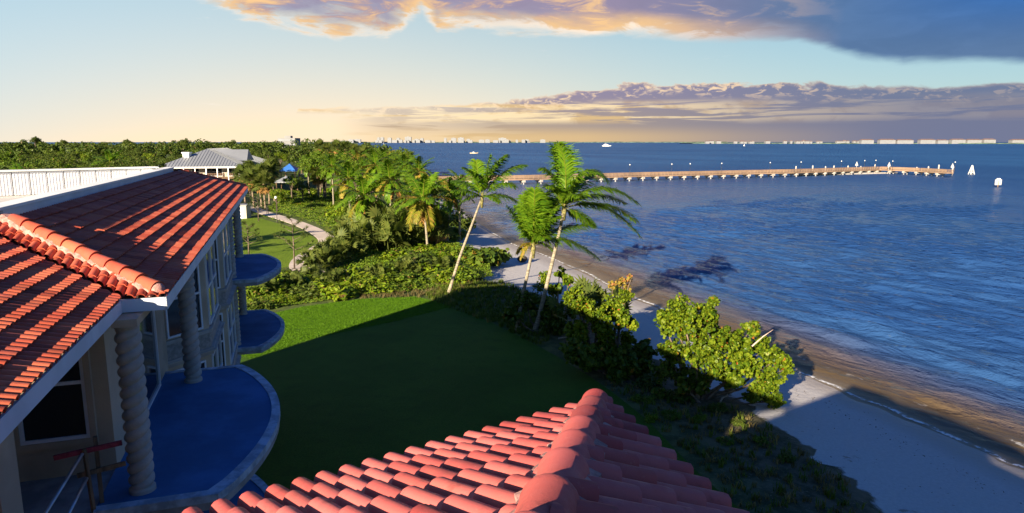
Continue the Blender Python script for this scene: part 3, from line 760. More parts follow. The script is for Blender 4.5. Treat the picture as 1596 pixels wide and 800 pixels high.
# site guard on the loggia edge
g = thing('timber_guard', 'weathered timber post guard with pink board at the loggia edge', 'guard rail', S(-.55, -1.6, FLR), world=True)
def seg(u0, v0, Y0, u1, v1, Y1): return AT(u0, v0, Y0), AT(u1, v1, Y1)
Yg = 9.95
for (a, b, nm, m_, w) in (((131, 700, Yg, 147, 802, Yg - .05), None, 'post', WOOD, .07), ((148, 681, Yg + .25, 160, 790, Yg + .2), None, 'post', WOOD, .10),
                       ((84, 714, Yg - .1, 190, 690, Yg + .25), None, 'board', PINK, .075), ((120, 742, Yg, 196, 722, Yg + .35), None, 'rail', WOOD, .07)):
    p, q = seg(*a); mb = MB(); mb.bar(p, q, w * .6, w); mb.build(nm, m_, g)
for nm, lab, a in (('scaffold_pipe', 'upper galvanised pipe sloping down from the timber post', (128, 708, Yg - .12, 66, 808, Yg - 1.5)), ('scaffold_pipe', 'lower galvanised pipe sloping down from the timber post', (135, 746, Yg - .12, 103, 808, Yg - 1.2))):
    p, q = seg(*a); mb = MB(); mb.tube([p, q], .028, 8); mb.build(nm, GALV, smooth=True, label=lab, cat='pipe')

# ================================================================ FOREGROUND HIP ROOF (the building the view is taken from)
T0 = AT(928, 640, 6.45); T0.z -= .02
ZF = T0.z
hip_pt = AT(842, 812, 2.62)
eL = (G(372, 806, ZF) - T0); eL.z = 0; eL.normalize()
eR = (G(1108, 812, ZF) - T0); eR.z = 0; eR.normalize()
hv = hip_pt - Vector((0, 0, .12)) - T0
tower = thing('tower_block', 'stucco block under the foreground hip roof, its tiles tinted for skylight', 'building', (T0.x - 3, T0.y - 6, LAND), world=True)
hd = hv / math.hypot(hv.x, hv.y)
apex = T0 + hd * 14.0
fr = MB()
fr.add([T0, T0 + eL * 14, apex + eL * 4, apex], [(0, 1, 2, 3)])
fr.add([T0, apex, apex + eR * 4, T0 + eR * 14], [(0, 1, 2, 3)])
fr.add([apex, apex + eL * 4, apex + eL * 4 + eR * 4, apex + eR * 4], [(0, 1, 2, 3)])
fro = fr.build('roof', DECK, tower)
def plane_up(e):
    nrm = e.cross(hd); u = nrm.cross(e).normalized()
    return u if u.z > 0 else -u
hn = Vector((-hd.y, hd.x, 0)).normalized()
if hn.dot(eL) < 0: hn = -hn
tl = lay_tiles(T0 - eL * .6, eL, plane_up(eL), 6.5, 3.6, [(T0 + hn * .05, hn)], 1.15, 1.5, 1.3, TILE_ME2)
tl += lay_tiles(T0 - eR * .6, eR, plane_up(eR), 5.0, 3.0, [(T0 - hn * .05, -hn)], 1.5, 1.15, 1.9, TILE_ME2)
put_tiles(tl, fro, 290)
lay_caps(T0 - hd * .02, T0 + hd * 5.6, fro, exp=.62, raise_=.085, mw=.178, me=cap_mesh(.140, .105, .74, TILE_SKYLIT), sc=1.0, end=True, tilt=-2.8)
mb = MB()
mb.bar(T0 + Vector((0, 0, -.14)), T0 + eL * 14 + Vector((0, 0, -.14)), .04, .2); mb.bar(T0 + Vector((0, 0, -.14)), T0 + eR * 14 + Vector((0, 0, -.14)), .04, .2)
mb.build('fascia', FASCIA, tower)
ins = T0 + (eL + eR) * .6
mb = MB(); mb.prism([(p.x, p.y) for p in (ins, ins + eL * 12.5, ins + eL * 12.5 + eR * 12, ins + eR * 12.5)], LAND - .3, ZF - .12); mb.build('wall', STUCCO, tower)

# ================================================================ GREY HOUSE IN THE TREES
def zrel(z): return CZ + z
hA = AT(241, 261, 176); ZHE = hA.z
hB = AT(379, 258.5, 181)
ha = (hB - hA); ha.z = 0; HW = ha.length; ha.normalize(); hb = Vector((-.20, .98, 0)).normalized(); HD = 52
hA.z = 0
house = thing('park_house', 'two storey cream house with grey metal hip roof among the trees', 'house', (hA.x + 8, hA.y + 20, LAND), world=True)
def H(a, b, z): p = hA + ha * a + hb * b; return Vector((p.x, p.y, z))
rr = CZ - 1.95
mb = MB(); inn = HW * .47
q = [H(0, 0, ZHE), H(HW, 0, ZHE), H(HW, HD, ZHE), H(0, HD, ZHE), H(inn, 13, rr), H(inn, HD - 12, rr)]
mb.add(q, [(0, 1, 4), (1, 2, 5, 4), (2, 3, 5), (3, 0, 4, 5), (3, 2, 1, 0)])
HR = mb.build('roof', METALROOF, house)
mb = MB()
def seam(p, q, n):
    nz = Vector((0, 0, .05))
    for i in range(n): pass
# standing seams on the two slopes that show
for i in range(1, 28):
    t = i / 28; e = H(HW * t, 0, ZHE)
    fr_ = min(t / .47, (1 - t) / .53); top = H(HW * t, 13 * fr_, ZHE + (rr - ZHE) * fr_)
    mb.bar(e + Vector((0, 0, .05)), top + Vector((0, 0, .05)), .07, .06)
for i in range(1, 60):
    b_ = HD * i / 60; fr_ = min(1, b_ / 13, (HD - b_) / 12)
    mb.bar(H(HW, b_, ZHE + .05), H(HW - (HW - inn) * fr_, b_, ZHE + (rr - ZHE) * fr_ + .05), .07, .06)
so = mb.build('seams', METALROOF, HR); tag(so, kind='stuff')
mb = MB(); mb.bar(H(0, -.05, ZHE - .15), H(HW, -.05, ZHE - .15), .12, .35); mb.bar(H(HW + .05, 0, ZHE - .15), H(HW + .05, HD, ZHE - .15), .12, .35); mb.build('fascia', WHITE, house)
# gable dormer
gz = ZHE + 1.2; g0, g1, gb = HW * .70, HW * 1.0, 18
mb = MB(); pk = H((g0 + g1) / 2 - 1, gb, CZ - 2.3)
mb.add([H(g1 - 1, gb - 6, gz), H(g1 - 1, gb + 6, gz), H(g1 - 1.4, gb, CZ - 2.2), H(inn, gb, CZ - 2.2), H(inn + 3, gb - 6, gz + .3), H(inn + 3, gb + 6, gz + .3)], [(0, 2, 3, 4), (2, 1, 5, 3), (0, 1, 2)])
mb.build('dormer', METALROOF, house)
mb = MB(); mb.box(0, 1.6, 0, 1.6, 0, 2.0); mb.box(-.2, 1.8, -.2, 1.8, 2.0, 2.3)
ch = mb.build('vent_stack', WHITE, HR); ch.location = H(HW * .24, 7, ZHE + 1.4)
DKZ = CZ - 9.2
mb = MB(); mb.prism([(H(a, b, 0).x, H(a, b, 0).y) for a, b in ((2.2, 2.8), (HW - 2.2, 2.8), (HW - 2.2, HD - 2), (2.2, HD - 2))], LAND - .2, ZHE - .02)
mb.build('wall', mat('cream_siding', (.58, .53, .44), .8, .06, .4), house)
for a, w, h in ((4.5, 1.6, 2.1), (8.2, 1.6, 2.1), (11.5, 4.0, 2.3), (17.2, 1.3, 2.2)):
    window(house, H(a, 2.8, DKZ + .3), ha, w, h, -hb, fw=.12, trim=False)
for b_ in (6, 11, 16, 22, 28): window(house, H(HW - 2.2, b_, DKZ + .6), hb, 1.5, 1.7, ha, fw=.12, trim=False)
mb = MB(); mb.obox(H(1.5, -1.0, DKZ - .3), ha * (HW - 2), hb * 3.8, Vector((0, 0, .3))); mb.build('deck', WOOD, house)
for i in range(8):
    mb = MB(); p = H(1.7 + (HW - 2.6) * i / 7, -.9, LAND - .1); mb.bar(p, Vector((p.x, p.y, ZHE - .1)), .22, .22); mb.build('post', WHITE, house)
mb = MB()
for z_ in (.35, .7, 1.05): mb.bar(H(1.6, -.95, DKZ + z_), H(HW - .6, -.95, DKZ + z_), .08, .10)
for i in range(40): p = H(1.6 + (HW - 2.2) * i / 39, -.95, DKZ); mb.bar(p, p + Vector((0, 0, 1.0)), .06, .06)
mb.build('railing', WOOD, house)

def shelter(px, Y, w, zeave, zap, m_, label, posts=4):
    c = Vector((XU(px, Y, zeave), Y, LAND)); t = thing('park_shelter', label, 'shelter', c, group='park shelters')
    mb = MB(); a = w / 2
    k_ = 8
    ring = [(a * math.cos(math.pi / 4 + 2 * math.pi * i / 4) * 1.2, a * math.sin(math.pi / 4 + 2 * math.pi * i / 4) * 1.2, zeave - LAND) for i in range(4)]
    low = [(x, y, z - .22) for x, y, z in ring]
    mb.add(ring + [(0, 0, zap - LAND)] + low, [(0, 1, 4), (1, 2, 4), (2, 3, 4), (3, 0, 4), (0, 5, 6, 1), (1, 6, 7, 2), (2, 7, 8, 3), (3, 8, 5, 0), (8, 7, 6, 5)])
    mb.build('roof', m_, t)
    for i in range(4):
        x, y = ring[i][0] * .82, ring[i][1] * .82
        mb = MB(); mb.box(x - .14, x + .14, y - .14, y + .14, 0, zeave - LAND - .18); mb.build('post', WOOD, t)
    mb = MB(); mb.box(-a * .8, a * .8, -a * .8, a * .8, -.1, .12); mb.build('slab', CONC, t)
    return t
shelter(452, 262, 7.6, 4.3, 7.0, BLUEROOF, 'park shelter with bright blue metal roof')
shelter(475, 300, 6.0, 3.9, 4.8, mat('dark_shingle', (.10, .10, .11), .8), 'park shelter with dark low roof beside the blue one')
shelter(447, 192, 6.4, 4.2, 5.8, METALROOF, 'park shelter with pale grey roof in front of the blue one')
c = Vector((XU(150 * .9, 120), 120, LAND))
t = thing('far_cottage', 'cottage with grey hip roof peeking over the white parapet', 'house', (XU(116, 108), 108, LAND))
mb = MB(); hh = 9.6
mb.add([(-4.4, -4, hh - 1.9), (4.4, -4, hh - 1.9), (4.4, 4, hh - 1.9), (-4.4, 4, hh - 1.9), (-.6, 0, hh), (.6, 0, hh)], [(0, 1, 5, 4), (1, 2, 5), (2, 3, 4, 5), (3, 0, 4), (3, 2, 1, 0)]); mb.build('roof', METALROOF, t)
mb = MB(); mb.box(-3.7, 3.7, -3.3, 3.3, -.1, hh - 1.9 - .01); mb.build('wall', WHITE, t)
# small cream shed by the path
p = G(377, 341, LAND)
t = thing('utility_shed', 'small cream shed at the end of the footpath', 'shed', p)
mb = MB(); mb.box(-1.6, .9, 0, 2.2, 0, 2.4); mb.build('wall', mat('cream_paint', (.42, .40, .32), .7, .05), t)
mb = MB(); mb.box(-1.75, 1.05, -.15, 2.35, 2.402, 2.55); mb.build('roof', METALROOF, t)
mb = MB(); mb.box(-.5, .35, -.03, 0.02, .05, 2.05); mb.build('door', FRAME, t)

# ================================================================ PIER
PDECK = mat('tan_pier_deck', (.27, .18, .12), .85, .15, .2)
PWHITE = mat('bleached_concrete', (.40, .37, .34), .8, .12, .6)
pier = thing('fishing_pier', 'long timber fishing pier with railings reaching across the bay', 'pier', (8, 248, 0), world=True)
PP = [Vector((-34, 236, 0)), Vector((7.4, 249, 0)), Vector((52, 272, 0)), Vector((122, 301, 0)), Vector((178, 334, 0))]
PQ = [Vector((178, 334, 0)), Vector((187.5, 318, 0)), Vector((190, 298, 0))]
def strip(pts, w, z0, z1):
    mb = MB()
    for a, b in zip(pts, pts[1:]): mb.bar(Vector((a.x, a.y, (z0 + z1) / 2)), Vector((b.x, b.y, (z0 + z1) / 2)), w, z1 - z0)
    return mb
strip(PP, 3.4, 1.55, 2.05).build('deck', PDECK, pier); strip(PQ, 3.4, 1.54, 2.06).build('deck', PDECK, pier)
def along(pts, step):
    out = []; carry = 0
    for a, b in zip(pts, pts[1:]):
        L = (b - a).length; d = (b - a) / L; t = carry
        while t < L: out.append((a + d * t, d)); t += step
        carry = t - L
    return out
for pts in (PP, PQ):
    mb = MB()
    for p, d in along(pts, 1.8):
        sd = Vector((-d.y, d.x, 0)) * 1.62
        for s_ in (1, -1): b = p + sd * s_; mb.bar((b.x, b.y, 2.04), (b.x, b.y, 3.15), .13, .13)
    for a, b in zip(pts, pts[1:]):
        d = (b - a).normalized(); sd = Vector((-d.y, d.x, 0)) * 1.62
        for s_ in (1, -1):
            for z_ in (2.3, 2.58, 2.86, 3.16): mb.bar((a.x + sd.x * s_, a.y + sd.y * s_, z_), (b.x + sd.x * s_, b.y + sd.y * s_, z_), .08, .15)
    mb.build('railing', PDECK, pier)
    for i, (p, d) in enumerate(along(pts, 6.6)):
        sd = Vector((-d.y, d.x, 0))
        mb = MB(); mb.obox(p - sd * 2.0 - d * .5 + Vector((0, 0, .75)), d * 1.0, sd * 4.0, Vector((0, 0, .78)))
        cap = mb.build('pile_cap', PWHITE, pier)
        for s_ in (1, -1):
            mb = MB(); b = p + sd * 1.4 * s_; mb.tube([(b.x, b.y, -3), (b.x, b.y, .76)], .28, 8); mb.build('pile', CONC, cap, smooth=True)
def lamp_post(p, h, label, group, ball=.22, m_=None):
    t = thing('lamp_post', label, 'lamp post', p, group=group)
    mb = MB(); mb.lathe([(.13, 0), (.11, .25), (.065, .3), (.055, h - .35), (.09, h - .33), (.09, h - .25)], 8); mb.build('pole', mat('dark_lamp_metal', (.05, .045, .04), .5, .1), t, smooth=True)
    mb = MB(); mb.lathe([(.03, h - .25)] + [(ball * math.sin(a), h - .02 - ball * math.cos(a)) for a in (R(30), R(60), R(90), R(120), R(150))] + [(.02, h - .02 + ball)], 10)
    mb.build('globe', WHITE, t, smooth=True); return t
for u in (985, 1049, 1080, 1128, 1203, 1252, 1314, 1352, 1378):
    x = (u - 798) / FOC
    best = min(along(PP, 1.0), key=lambda q: abs(q[0].x / (q[0].y * CP + 13 * SP) - x))
    p, d = best; sd = Vector((-d.y, d.x, 0)) * 1.45
    lamp_post((p.x + sd.x, p.y + sd.y, 2.05), 4.2, 'lamp post on the far railing of the pier', 'lamp posts along the pier')
for u in (1409, 1474): 
    p = AT(u, 268, 312); lamp_post((p.x, 306 if u > 1450 else 322, 2.05), 4.2, 'lamp post on the pier head', 'lamp posts on the pier head')
# floating docks and mooring piles
dk = thing('floating_dock', 'low pale floating dock moored alongside the pier head', 'dock', G(1300, 271, 0), world=True)
A_, B_ = G(1240, 272.5, .5), G(1396, 268.5, .5)
mb = MB(); mb.bar(A_ + Vector((0, 0, -.2)), B_ + Vector((0, 0, -.2)), 2.2, .6); mb.build('deck', PWHITE, dk)
for t_ in (.18, .42, .66):
    a = A_.lerp(B_, t_); mb = MB(); mb.bar(a + Vector((0, 1.1, -.2)), a + Vector((3, 10, -.2)), 1.5, .55); mb.build('finger', PWHITE, dk)
for i, (u, v, h) in enumerate(((1240, 271, 3.2), (1266, 271.5, 3.6), (1286, 270.5, 3.0), (1299, 270.5, 3.4), (1321, 270, 3.2), (1341, 269.5, 2.8), (1363, 269, 3.6), (1384, 271, 3.2), (1428, 272, 3.0), (1446, 272.5, 3.4), (1462, 272.5, 4.2), (1484, 273, 3.2))):
    p = G(u, v, 0); t = thing('mooring_pile', 'white capped mooring pile around the pier head', 'pile', p, group='mooring piles round the pier head')
    mb = MB(); mb.tube([(0, 0, -2), (0, 0, h)], .32, 8); mb.build('shaft', PWHITE, t, smooth=True)
    mb = MB(); mb.lathe([(.34, h), (.36, h + .1), (.03, h + .55)], 8); mb.build('cap', WHITE2, t)
for u, v in ((1357, 258), (1393, 259), (1458, 262)):
    p = AT(u, v, 320); t = thing('pier_umbrella', 'white closed canopy standing on the pier head', 'umbrella', (p.x, 333 - (u - 1357) * .25, 2.06), group='white canopies on the pier head')
    mb = MB(); mb.tube([(0, 0, 0), (0, 0, 3.0)], .06, 6); mb.build('pole', WHITE, t)
    mb = MB(); mb.lathe([(.75, 1.7), (.55, 2.4), (.2, 3.2), (.04, 3.7)], 8); mb.build('canopy', WHITE2, t)
# channel markers
p = G(1514, 272, 0); t = thing('channel_marker', 'white pyramid channel marker off the end of the pier', 'marker', p)
for k_ in range(4):
    mb = MB(); a = math.pi / 4 + k_ * math.pi / 2; mb.bar((1.5 * math.cos(a), 1.5 * math.sin(a), -1), (.25 * math.cos(a), .25 * math.sin(a), 3.6), .38, .38); mb.build('leg', WHITE2, t)
for z_ in (.9, 2.0):
    r_ = 1.5 - 1.25 * (z_ + 1) / 4.6
    mb = MB()
    for k_ in range(4):
        a, b = math.pi / 4 + k_ * math.pi / 2, math.pi / 4 + (k_ + 1) * math.pi / 2
        mb.bar((r_ * math.cos(a), r_ * math.sin(a), z_), (r_ * math.cos(b), r_ * math.sin(b), z_), .2, .3)
    mb.build('brace', WHITE2, t)
mb = MB(); mb.lathe([(.4, 3.5), (.45, 3.9), (.08, 4.3)], 8); mb.build('cap', WHITE, t)
p = G(1555, 292, 0); t = thing('channel_marker', 'square white day board on a pile in open water', 'marker', p)
mb = MB(); mb.tube([(0, 0, -2), (0, 0, 1.2)], .16, 8); mb.build('pile', WOOD, t)
mb = MB(); mb.box(-1.1, 1.1, -.08, .08, .75, 2.6); mb.build('day_board', WHITE2, t)
mb = MB(); mb.box(-.25, .25, -.14, -.085, 1.2, 2.1); mb.build('panel', mat('faded_orange', (.62, .36, .25), .6), t)
mb = MB(); mb.box(-.45, .45, -.3, .3, 2.602, 3.0); mb.build('cap', WHITE, t)
for u, v, h, lab in ((598, 231.5, 14, 'thin white sailing mast beyond the tree tops'), (1160, 228, 7, 'small white sail far out on the bay')):
    p = G(u, v, 0); t = thing('sailboat', lab, 'sailboat', p)
    mb = MB(); mb.add([(-4, 0, .9), (4.5, 0, 1.1), (3, -1.2, 1), (-3.5, -1.2, .9), (-3.5, 1.2, .9), (3, 1.2, 1), (-3.2, 0, -.3), (2.8, 0, -.3)], [(0, 3, 2, 1, 5, 4), (0, 6, 3), (3, 6, 7, 2), (2, 7, 1), (1, 7, 5), (5, 7, 6, 4), (4, 6, 0)]); mb.build('hull', WHITE, t)
    mb = MB(); mb.tube([(.4, 0, .8), (.4, 0, h)], .14, 6); mb.build('mast', WHITE, t)
    mb = MB(); mb.obox((-.2 - (3.2 if h < 10 else .5), -.05, 1.6), (3.3 if h < 10 else .6, 0, 0), (0, .1, 0), (0, 0, .5)); mb.add([(.3, 0, h - .4), (.3, 0, 1.8), (-3.0 if h < 10 else -.3, 0, 1.8), (.3, .06, h - .4), (.3, .06, 1.8), (-3.0 if h < 10 else -.3, .06, 1.8)], [(0, 1, 2), (5, 4, 3), (0, 2, 5, 3), (1, 4, 5, 2), (0, 3, 4, 1)]); mb.build('sail', WHITE, t)
# motor yacht and skiff
p = G(945, 228.2, 0); t = thing('motor_yacht', 'white motor yacht crossing the open bay', 'boat', p)
mb = MB()
mb.add([(-14, -3.2, 2.2), (9, -3.2, 2.6), (17, 0, 3.6), (9, 3.2, 2.6), (-14, 3.2, 2.2), (-13.5, -2.6, -.4), (9, -2.4, -.4), (14, 0, -.4), (9, 2.4, -.4), (-13.5, 2.6, -.4)],
       [(0, 1, 2, 3, 4), (0, 5, 6, 1), (1, 6, 7, 2), (2, 7, 8, 3), (3, 8, 9, 4), (4, 9, 5, 0)]); mb.build('hull', WHITE, t)
mb = MB(); mb.prism([(-10, -2.5), (6, -2.5), (9, 0), (6, 2.5), (-10, 2.5)], 2.3, 4.9); mb.build('cabin', WHITE, t)
mb = MB(); mb.prism([(-7, -2), (2, -2), (4, 0), (2, 2), (-7, 2)], 4.902, 7.2); mb.build('bridge', WHITE, t)
mb = MB(); mb.box(-6, 5, -2.55, -2.51, 3.2, 4.2); mb.build('window_band', GLASS, t)
mb = MB(); mb.tube([(-2, 0, 7.2), (-3, 0, 11)], .2, 6); mb.build('mast', WHITE, t)
p = G(738, 239.5, 0); t = thing('skiff', 'tan skiff afloat behind the tall palm', 'boat', p)
mb = MB(); mb.add([(-5, -1.4, 1.1), (3, -1.4, 1.1), (6.5, 0, 1.6), (3, 1.4, 1.1), (-5, 1.4, 1.1), (-4.6, -1, -.3), (3, -1, -.3), (5, 0, -.3), (3, 1, -.3), (-4.6, 1, -.3)], [(0, 1, 2, 3, 4), (0, 5, 6, 1), (1, 6, 7, 2), (2, 7, 8, 3), (3, 8, 9, 4), (4, 9, 5, 0)]); mb.build('hull', mat('tan_hull', (.6, .5, .32), .6), t)
mb = MB(); mb.box(-1, .8, -.5, .5, 1.102, 2.1); mb.build('console', WHITE, t)

# ================================================================ FAR SHORES
FARVEG = mat('far_shore_green', (.10, .15, .11), .95, .3, .02)
FARW = mat('far_building_hazed', (.20, .205, .215), .7, .08, .05)  # white walls greyed and blued: distance haze put into the colour
FARR = mat('far_building_roof', (.17, .11, .10), .8, .1, .05)
FARG = mat('far_building_windows', (.20, .22, .25), .4, .1, .1)
def far_land(pts, h, name, label):
    mb = MB(); vs = []; fs = []
    P = subdivide(pts, 40)
    for p in P:
        hh = h * random.uniform(.55, 1.3); vs += [(p.x, p.y, -1), (p.x, p.y, hh * .6), (p.x, p.y + 80, hh), (p.x, p.y + 400, hh * .9), (p.x, p.y + 420, -1)]
    for i in range(len(P) - 1):
        for j in range(4): fs.append((i * 5 + j, i * 5 + 5 + j, i * 5 + 6 + j, i * 5 + 1 + j))
    mb.add(vs, fs); mb.build(name, FARVEG, kind='structure', label=label)
def spot(u, Y): return (u - 798) / FOC * Y * CP
far_land([Vector((spot(1085, 5200), 5300, 0)), Vector((spot(1300, 5000), 5000, 0)), Vector((spot(1700, 4700), 4700, 0))], 8, 'far_shore', 'far low wooded shore across the bay')
far_land([Vector((spot(400, 9000), 9000, 0)), Vector((spot(600, 9000), 9000, 0)), Vector((spot(905, 9000), 9200, 0))], 12, 'far_shore', 'hazy low shore under the distant towers')
far_land([Vector((spot(860, 12000), 12500, 0)), Vector((spot(1120, 12000), 11500, 0))], 14, 'far_shore', 'faint farthest shore on the horizon')
def far_building(u0, u1, vtop, Y, label, group, roofed):
    x0, x1 = spot(u0, Y), spot(u1, Y); h = (221 - vtop) / FOC * Y + 15.2
    w = x1 - x0; t = thing('far_building', label, 'building', ((x0 + x1) / 2, Y, 0), group=group)
    dp = min(max(w, 12), 40)
    mb = MB(); mb.box(-w / 2, w / 2, 0, dp, -1, h); mb.build('wall', FARW, t)
    fl = max(1, int(h / 4.2)) if not roofed else max(2, int(h / 4.5))
    for i in range(fl):
        z0 = h * (i + .35) / fl
        mb = MB(); mb.box(-w * .46, w * .46, -.25, -.02, z0, z0 + h / fl * .36); mb.build('window_band', FARG, t)
    if roofed:
        mb = MB(); e = w * .03
        mb.add([(-w / 2 - e, -2, h), (w / 2 + e, -2, h), (w / 2 + e, dp + 2, h), (-w / 2 - e, dp + 2, h), (-w / 2 + w * .12, dp / 2, h * 1.28), (w / 2 - w * .12, dp / 2, h * 1.28)], [(0, 1, 5, 4), (1, 2, 5), (2, 3, 4, 5), (3, 0, 4), (3, 2, 1, 0)]); mb.build('roof', FARR, t)
    else:
        mb = MB(); mb.box(-w * .2, w * .15, dp * .3, dp * .7, h, h + min(6, h * .12)); mb.build('plant_room', FARW, t)
rf = random.Random(3)
for (a, b, v) in ((1343, 1362, 218.6), (1372, 1396, 218.4), (1399, 1424, 218.8), (1435, 1458, 218.4), (1462, 1478, 219), (1484, 1505, 218.2), (1508, 1530, 218.5), (1534, 1552, 218.0), (1578, 1599, 218.6)):
    far_building(a, b, v, 4850, 'long white apartment block with red roof on the far right shore', 'apartment blocks on the far right shore', True)
for i in range(30):
    u = rf.uniform(1095, 1345); w = rf.uniform(3, 8); far_building(u, u + w, rf.uniform(219.6, 221.0), 5080 - (u - 1095) * .3 + rf.uniform(-30, 30), 'small pale house on the far right shore', 'small houses on the far right shore', True)
for (a, b, v) in ((543, 549, 217.6), (551, 562, 217.4), (588, 592, 214.8), (593, 598, 214.6), (604, 610, 215.2), (618, 623, 215.6), (631, 641, 213.8), (646, 653, 217), (655, 660, 216), (692, 696, 215.6), (703, 711, 215.6), (714, 723, 215), (727, 733, 217.2), (777, 789, 215.5)):
    far_building(a, b, v, 8900, 'white tower of the distant skyline across the bay', 'distant skyline towers', False)
for i in range(34):
    u = rf.uniform(530, 850); w = rf.uniform(2.5, 9); far_building(u, u + w, rf.uniform(217.8, 219.6), 8850 + rf.uniform(-40, 40), 'low white building along the distant skyline', 'low buildings of the distant skyline', False)

# ================================================================ VEGETATION
LEAF_DARK = leaf_mat('leaf_dark_evergreen', (.040, .068, .012), (.095, .125, .020), (.10, .075, .03), .95)
LEAF_MID = leaf_mat('leaf_mid_green', (.048, .100, .009), (.120, .170, .015), (.15, .11, .03), .95)
LEAF_LIGHT = leaf_mat('leaf_yellow_green', (.070, .135, .007), (.165, .205, .012), (.20, .13, .04), .94)
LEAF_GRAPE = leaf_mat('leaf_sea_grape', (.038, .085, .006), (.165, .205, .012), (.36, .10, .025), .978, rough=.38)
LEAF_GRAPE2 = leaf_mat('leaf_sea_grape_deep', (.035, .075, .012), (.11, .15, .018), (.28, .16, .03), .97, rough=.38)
LEAF_OCHRE = leaf_mat('leaf_ochre', (.20, .15, .025), (.27, .21, .045), (.30, .13, .05), .8)
FROND = leaf_mat('palm_frond', (.045, .120, .007), (.130, .215, .012), (.26, .20, .05), .95, trans=.3, rough=.36)
FROND_OLD = leaf_mat('palm_frond_golden', (.13, .15, .014), (.25, .20, .028), (.32, .20, .05), .8, trans=.28, rough=.45)
FROND_DRY = leaf_mat('palm_frond_dry', (.30, .16, .05), (.42, .24, .09), None, trans=.2)
FAN = leaf_mat('fan_palm_leaf', (.055, .085, .018), (.115, .135, .030), (.25, .18, .06), .93, trans=.3)
SUNLIT_BLADE = leaf_mat('sunlit_lawn_blades', (.060, .150, .006), (.105, .215, .010), None, trans=.25)  # brighter than LAWN: sunlight on the lit band put into the colour
DRYGRASS = leaf_mat('dry_grass', (.10, .085, .035), (.18, .14, .06), None, trans=.25)
TUFT = leaf_mat('green_grass_blades', (.05, .09, .012), (.11, .14, .02), (.22, .17, .06), .85, trans=.3)

def unit(a): return a / np.maximum(np.linalg.norm(a, axis=-1, keepdims=True), 1e-9)
def leaves(P, N, size, k=4, aspect=.55, r=rng):
    """flat leaf polygons at P with normals N; k=4 pointed, k=6 round and cupped"""
    n = len(P); N = unit(N)
    a = unit(np.cross(N, unit(r.normal(size=(n, 3))))); b = np.cross(N, a)
    size = np.broadcast_to(np.asarray(size, float), (n,))[:, None]
    if k == 4: sh = [(-.5, 0, 0), (0, -.5 * aspect, .03), (.5, 0, -.06), (0, .5 * aspect, .03)]
    else: sh = [(.5 * math.cos(t), .5 * math.sin(t), .07 * math.cos(2 * t)) for t in np.linspace(0, 2 * math.pi, 7)[:-1]]
    V = np.stack([P + size * (x * a + y * b + z * N) for x, y, z in sh], 1).reshape(-1, 3)
    F = np.arange(n * k).reshape(n, k)
    return V, F, np.repeat(r.random(n), k)
def join_geo(parts):
    V, F, A, o = [], [], [], 0
    for v, f, a in parts: V.append(v); F.append(f + o); A.append(a); o += len(v)
    return np.concatenate(V), np.concatenate(F), np.concatenate(A)
def clumps(cent, rad, per, lsize, k=4, up=.5, r=rng, aspect=.6, squash=.8, jit=.5):
    """leaf clumps: leaves near the surface of each small ball, facing out"""
    cent = np.asarray(cent, float); rad = np.broadcast_to(np.asarray(rad, float), (len(cent),))
    c = np.repeat(cent, per, 0); rr_ = np.repeat(rad, per)[:, None]
    d = unit(r.normal(size=(len(c), 3))); rad_f = r.random((len(c), 1)) ** .45
    P = c + d * rr_ * rad_f * np.array([1, 1, squash])
    N = d + np.array([0, 0, up]) + r.normal(size=d.shape) * jit
    return leaves(P, N, lsize * r.uniform(.7, 1.3, len(c)), k, aspect, r)
def ellipsoid_pts(n, rx, ry, rz, r, inner=.45):
    d = unit(r.normal(size=(n, 3))); d[:, 2] = np.where(d[:, 2] < -.35, -d[:, 2] * .6, d[:, 2])
    f = inner + (1 - inner) * r.random((n, 1)) ** .5
    return d * f * np.array([rx, ry, rz])
def trunk_mesh(h, r0, tips, m_=None, name='trunk', seed=0):
    rd = random.Random(seed); mb = MB()
    top = Vector((rd.uniform(-.3, .3), rd.uniform(-.3, .3), h))
    mb.tube([Vector((0, 0, -.3)), Vector((0, 0, 0)), top * .5 + Vector((rd.uniform(-.2, .2), 0, 0)), top], [r0 * 1.35, r0 * 1.1, r0 * .85, r0 * .6], 8)
    for t in tips:
        t = Vector(t); s_ = top * rd.uniform(.55, 1.0)
        mid = s_.lerp(t, .5) + Vector((0, 0, .25 * (t - s_).length * rd.uniform(-.2, .5)))
        mb.tube([s_, mid, t], [r0 * .5, r0 * .3, r0 * .08], 5, cap=False)
    return mb.mesh(name, m_ or BARK, True)
TREES = []
def make_tree_proto(i, rx, rz, h, m_, ncl, per, ls, rad):
    r = np.random.default_rng(100 + i)
    c = ellipsoid_pts(ncl, rx, rx * r.uniform(.8, 1.1), rz, r); c[:, 2] += h
    c += r.normal(size=c.shape) * .25
    V, F, A = clumps(c, r.uniform(.6, 1.25, ncl) * rad, per, ls, 4, .55, r)
    cr = np_mesh('crown', V, F, m_, False, A)
    tr = trunk_mesh(h - rz * .35, .22 + .012 * h, [tuple(c[j] * np.array([.8, .8, .95])) for j in range(0, ncl, max(1, ncl // 9))], seed=i)
    TREES.append((tr, cr, h + rz))
for i, (rx, rz, h, m_) in enumerate(((3.6, 2.7, 6.2, LEAF_DARK), (4.4, 3.0, 7.0, LEAF_MID), (2.8, 3.2, 6.0, LEAF_DARK), (4.8, 2.6, 6.6, LEAF_DARK), (3.2, 2.5, 5.6, LEAF_LIGHT), (2.2, 3.6, 6.4, LEAF_MID))):
    make_tree_proto(i, rx, rz, h, m_, 52, 90, .31, .95)
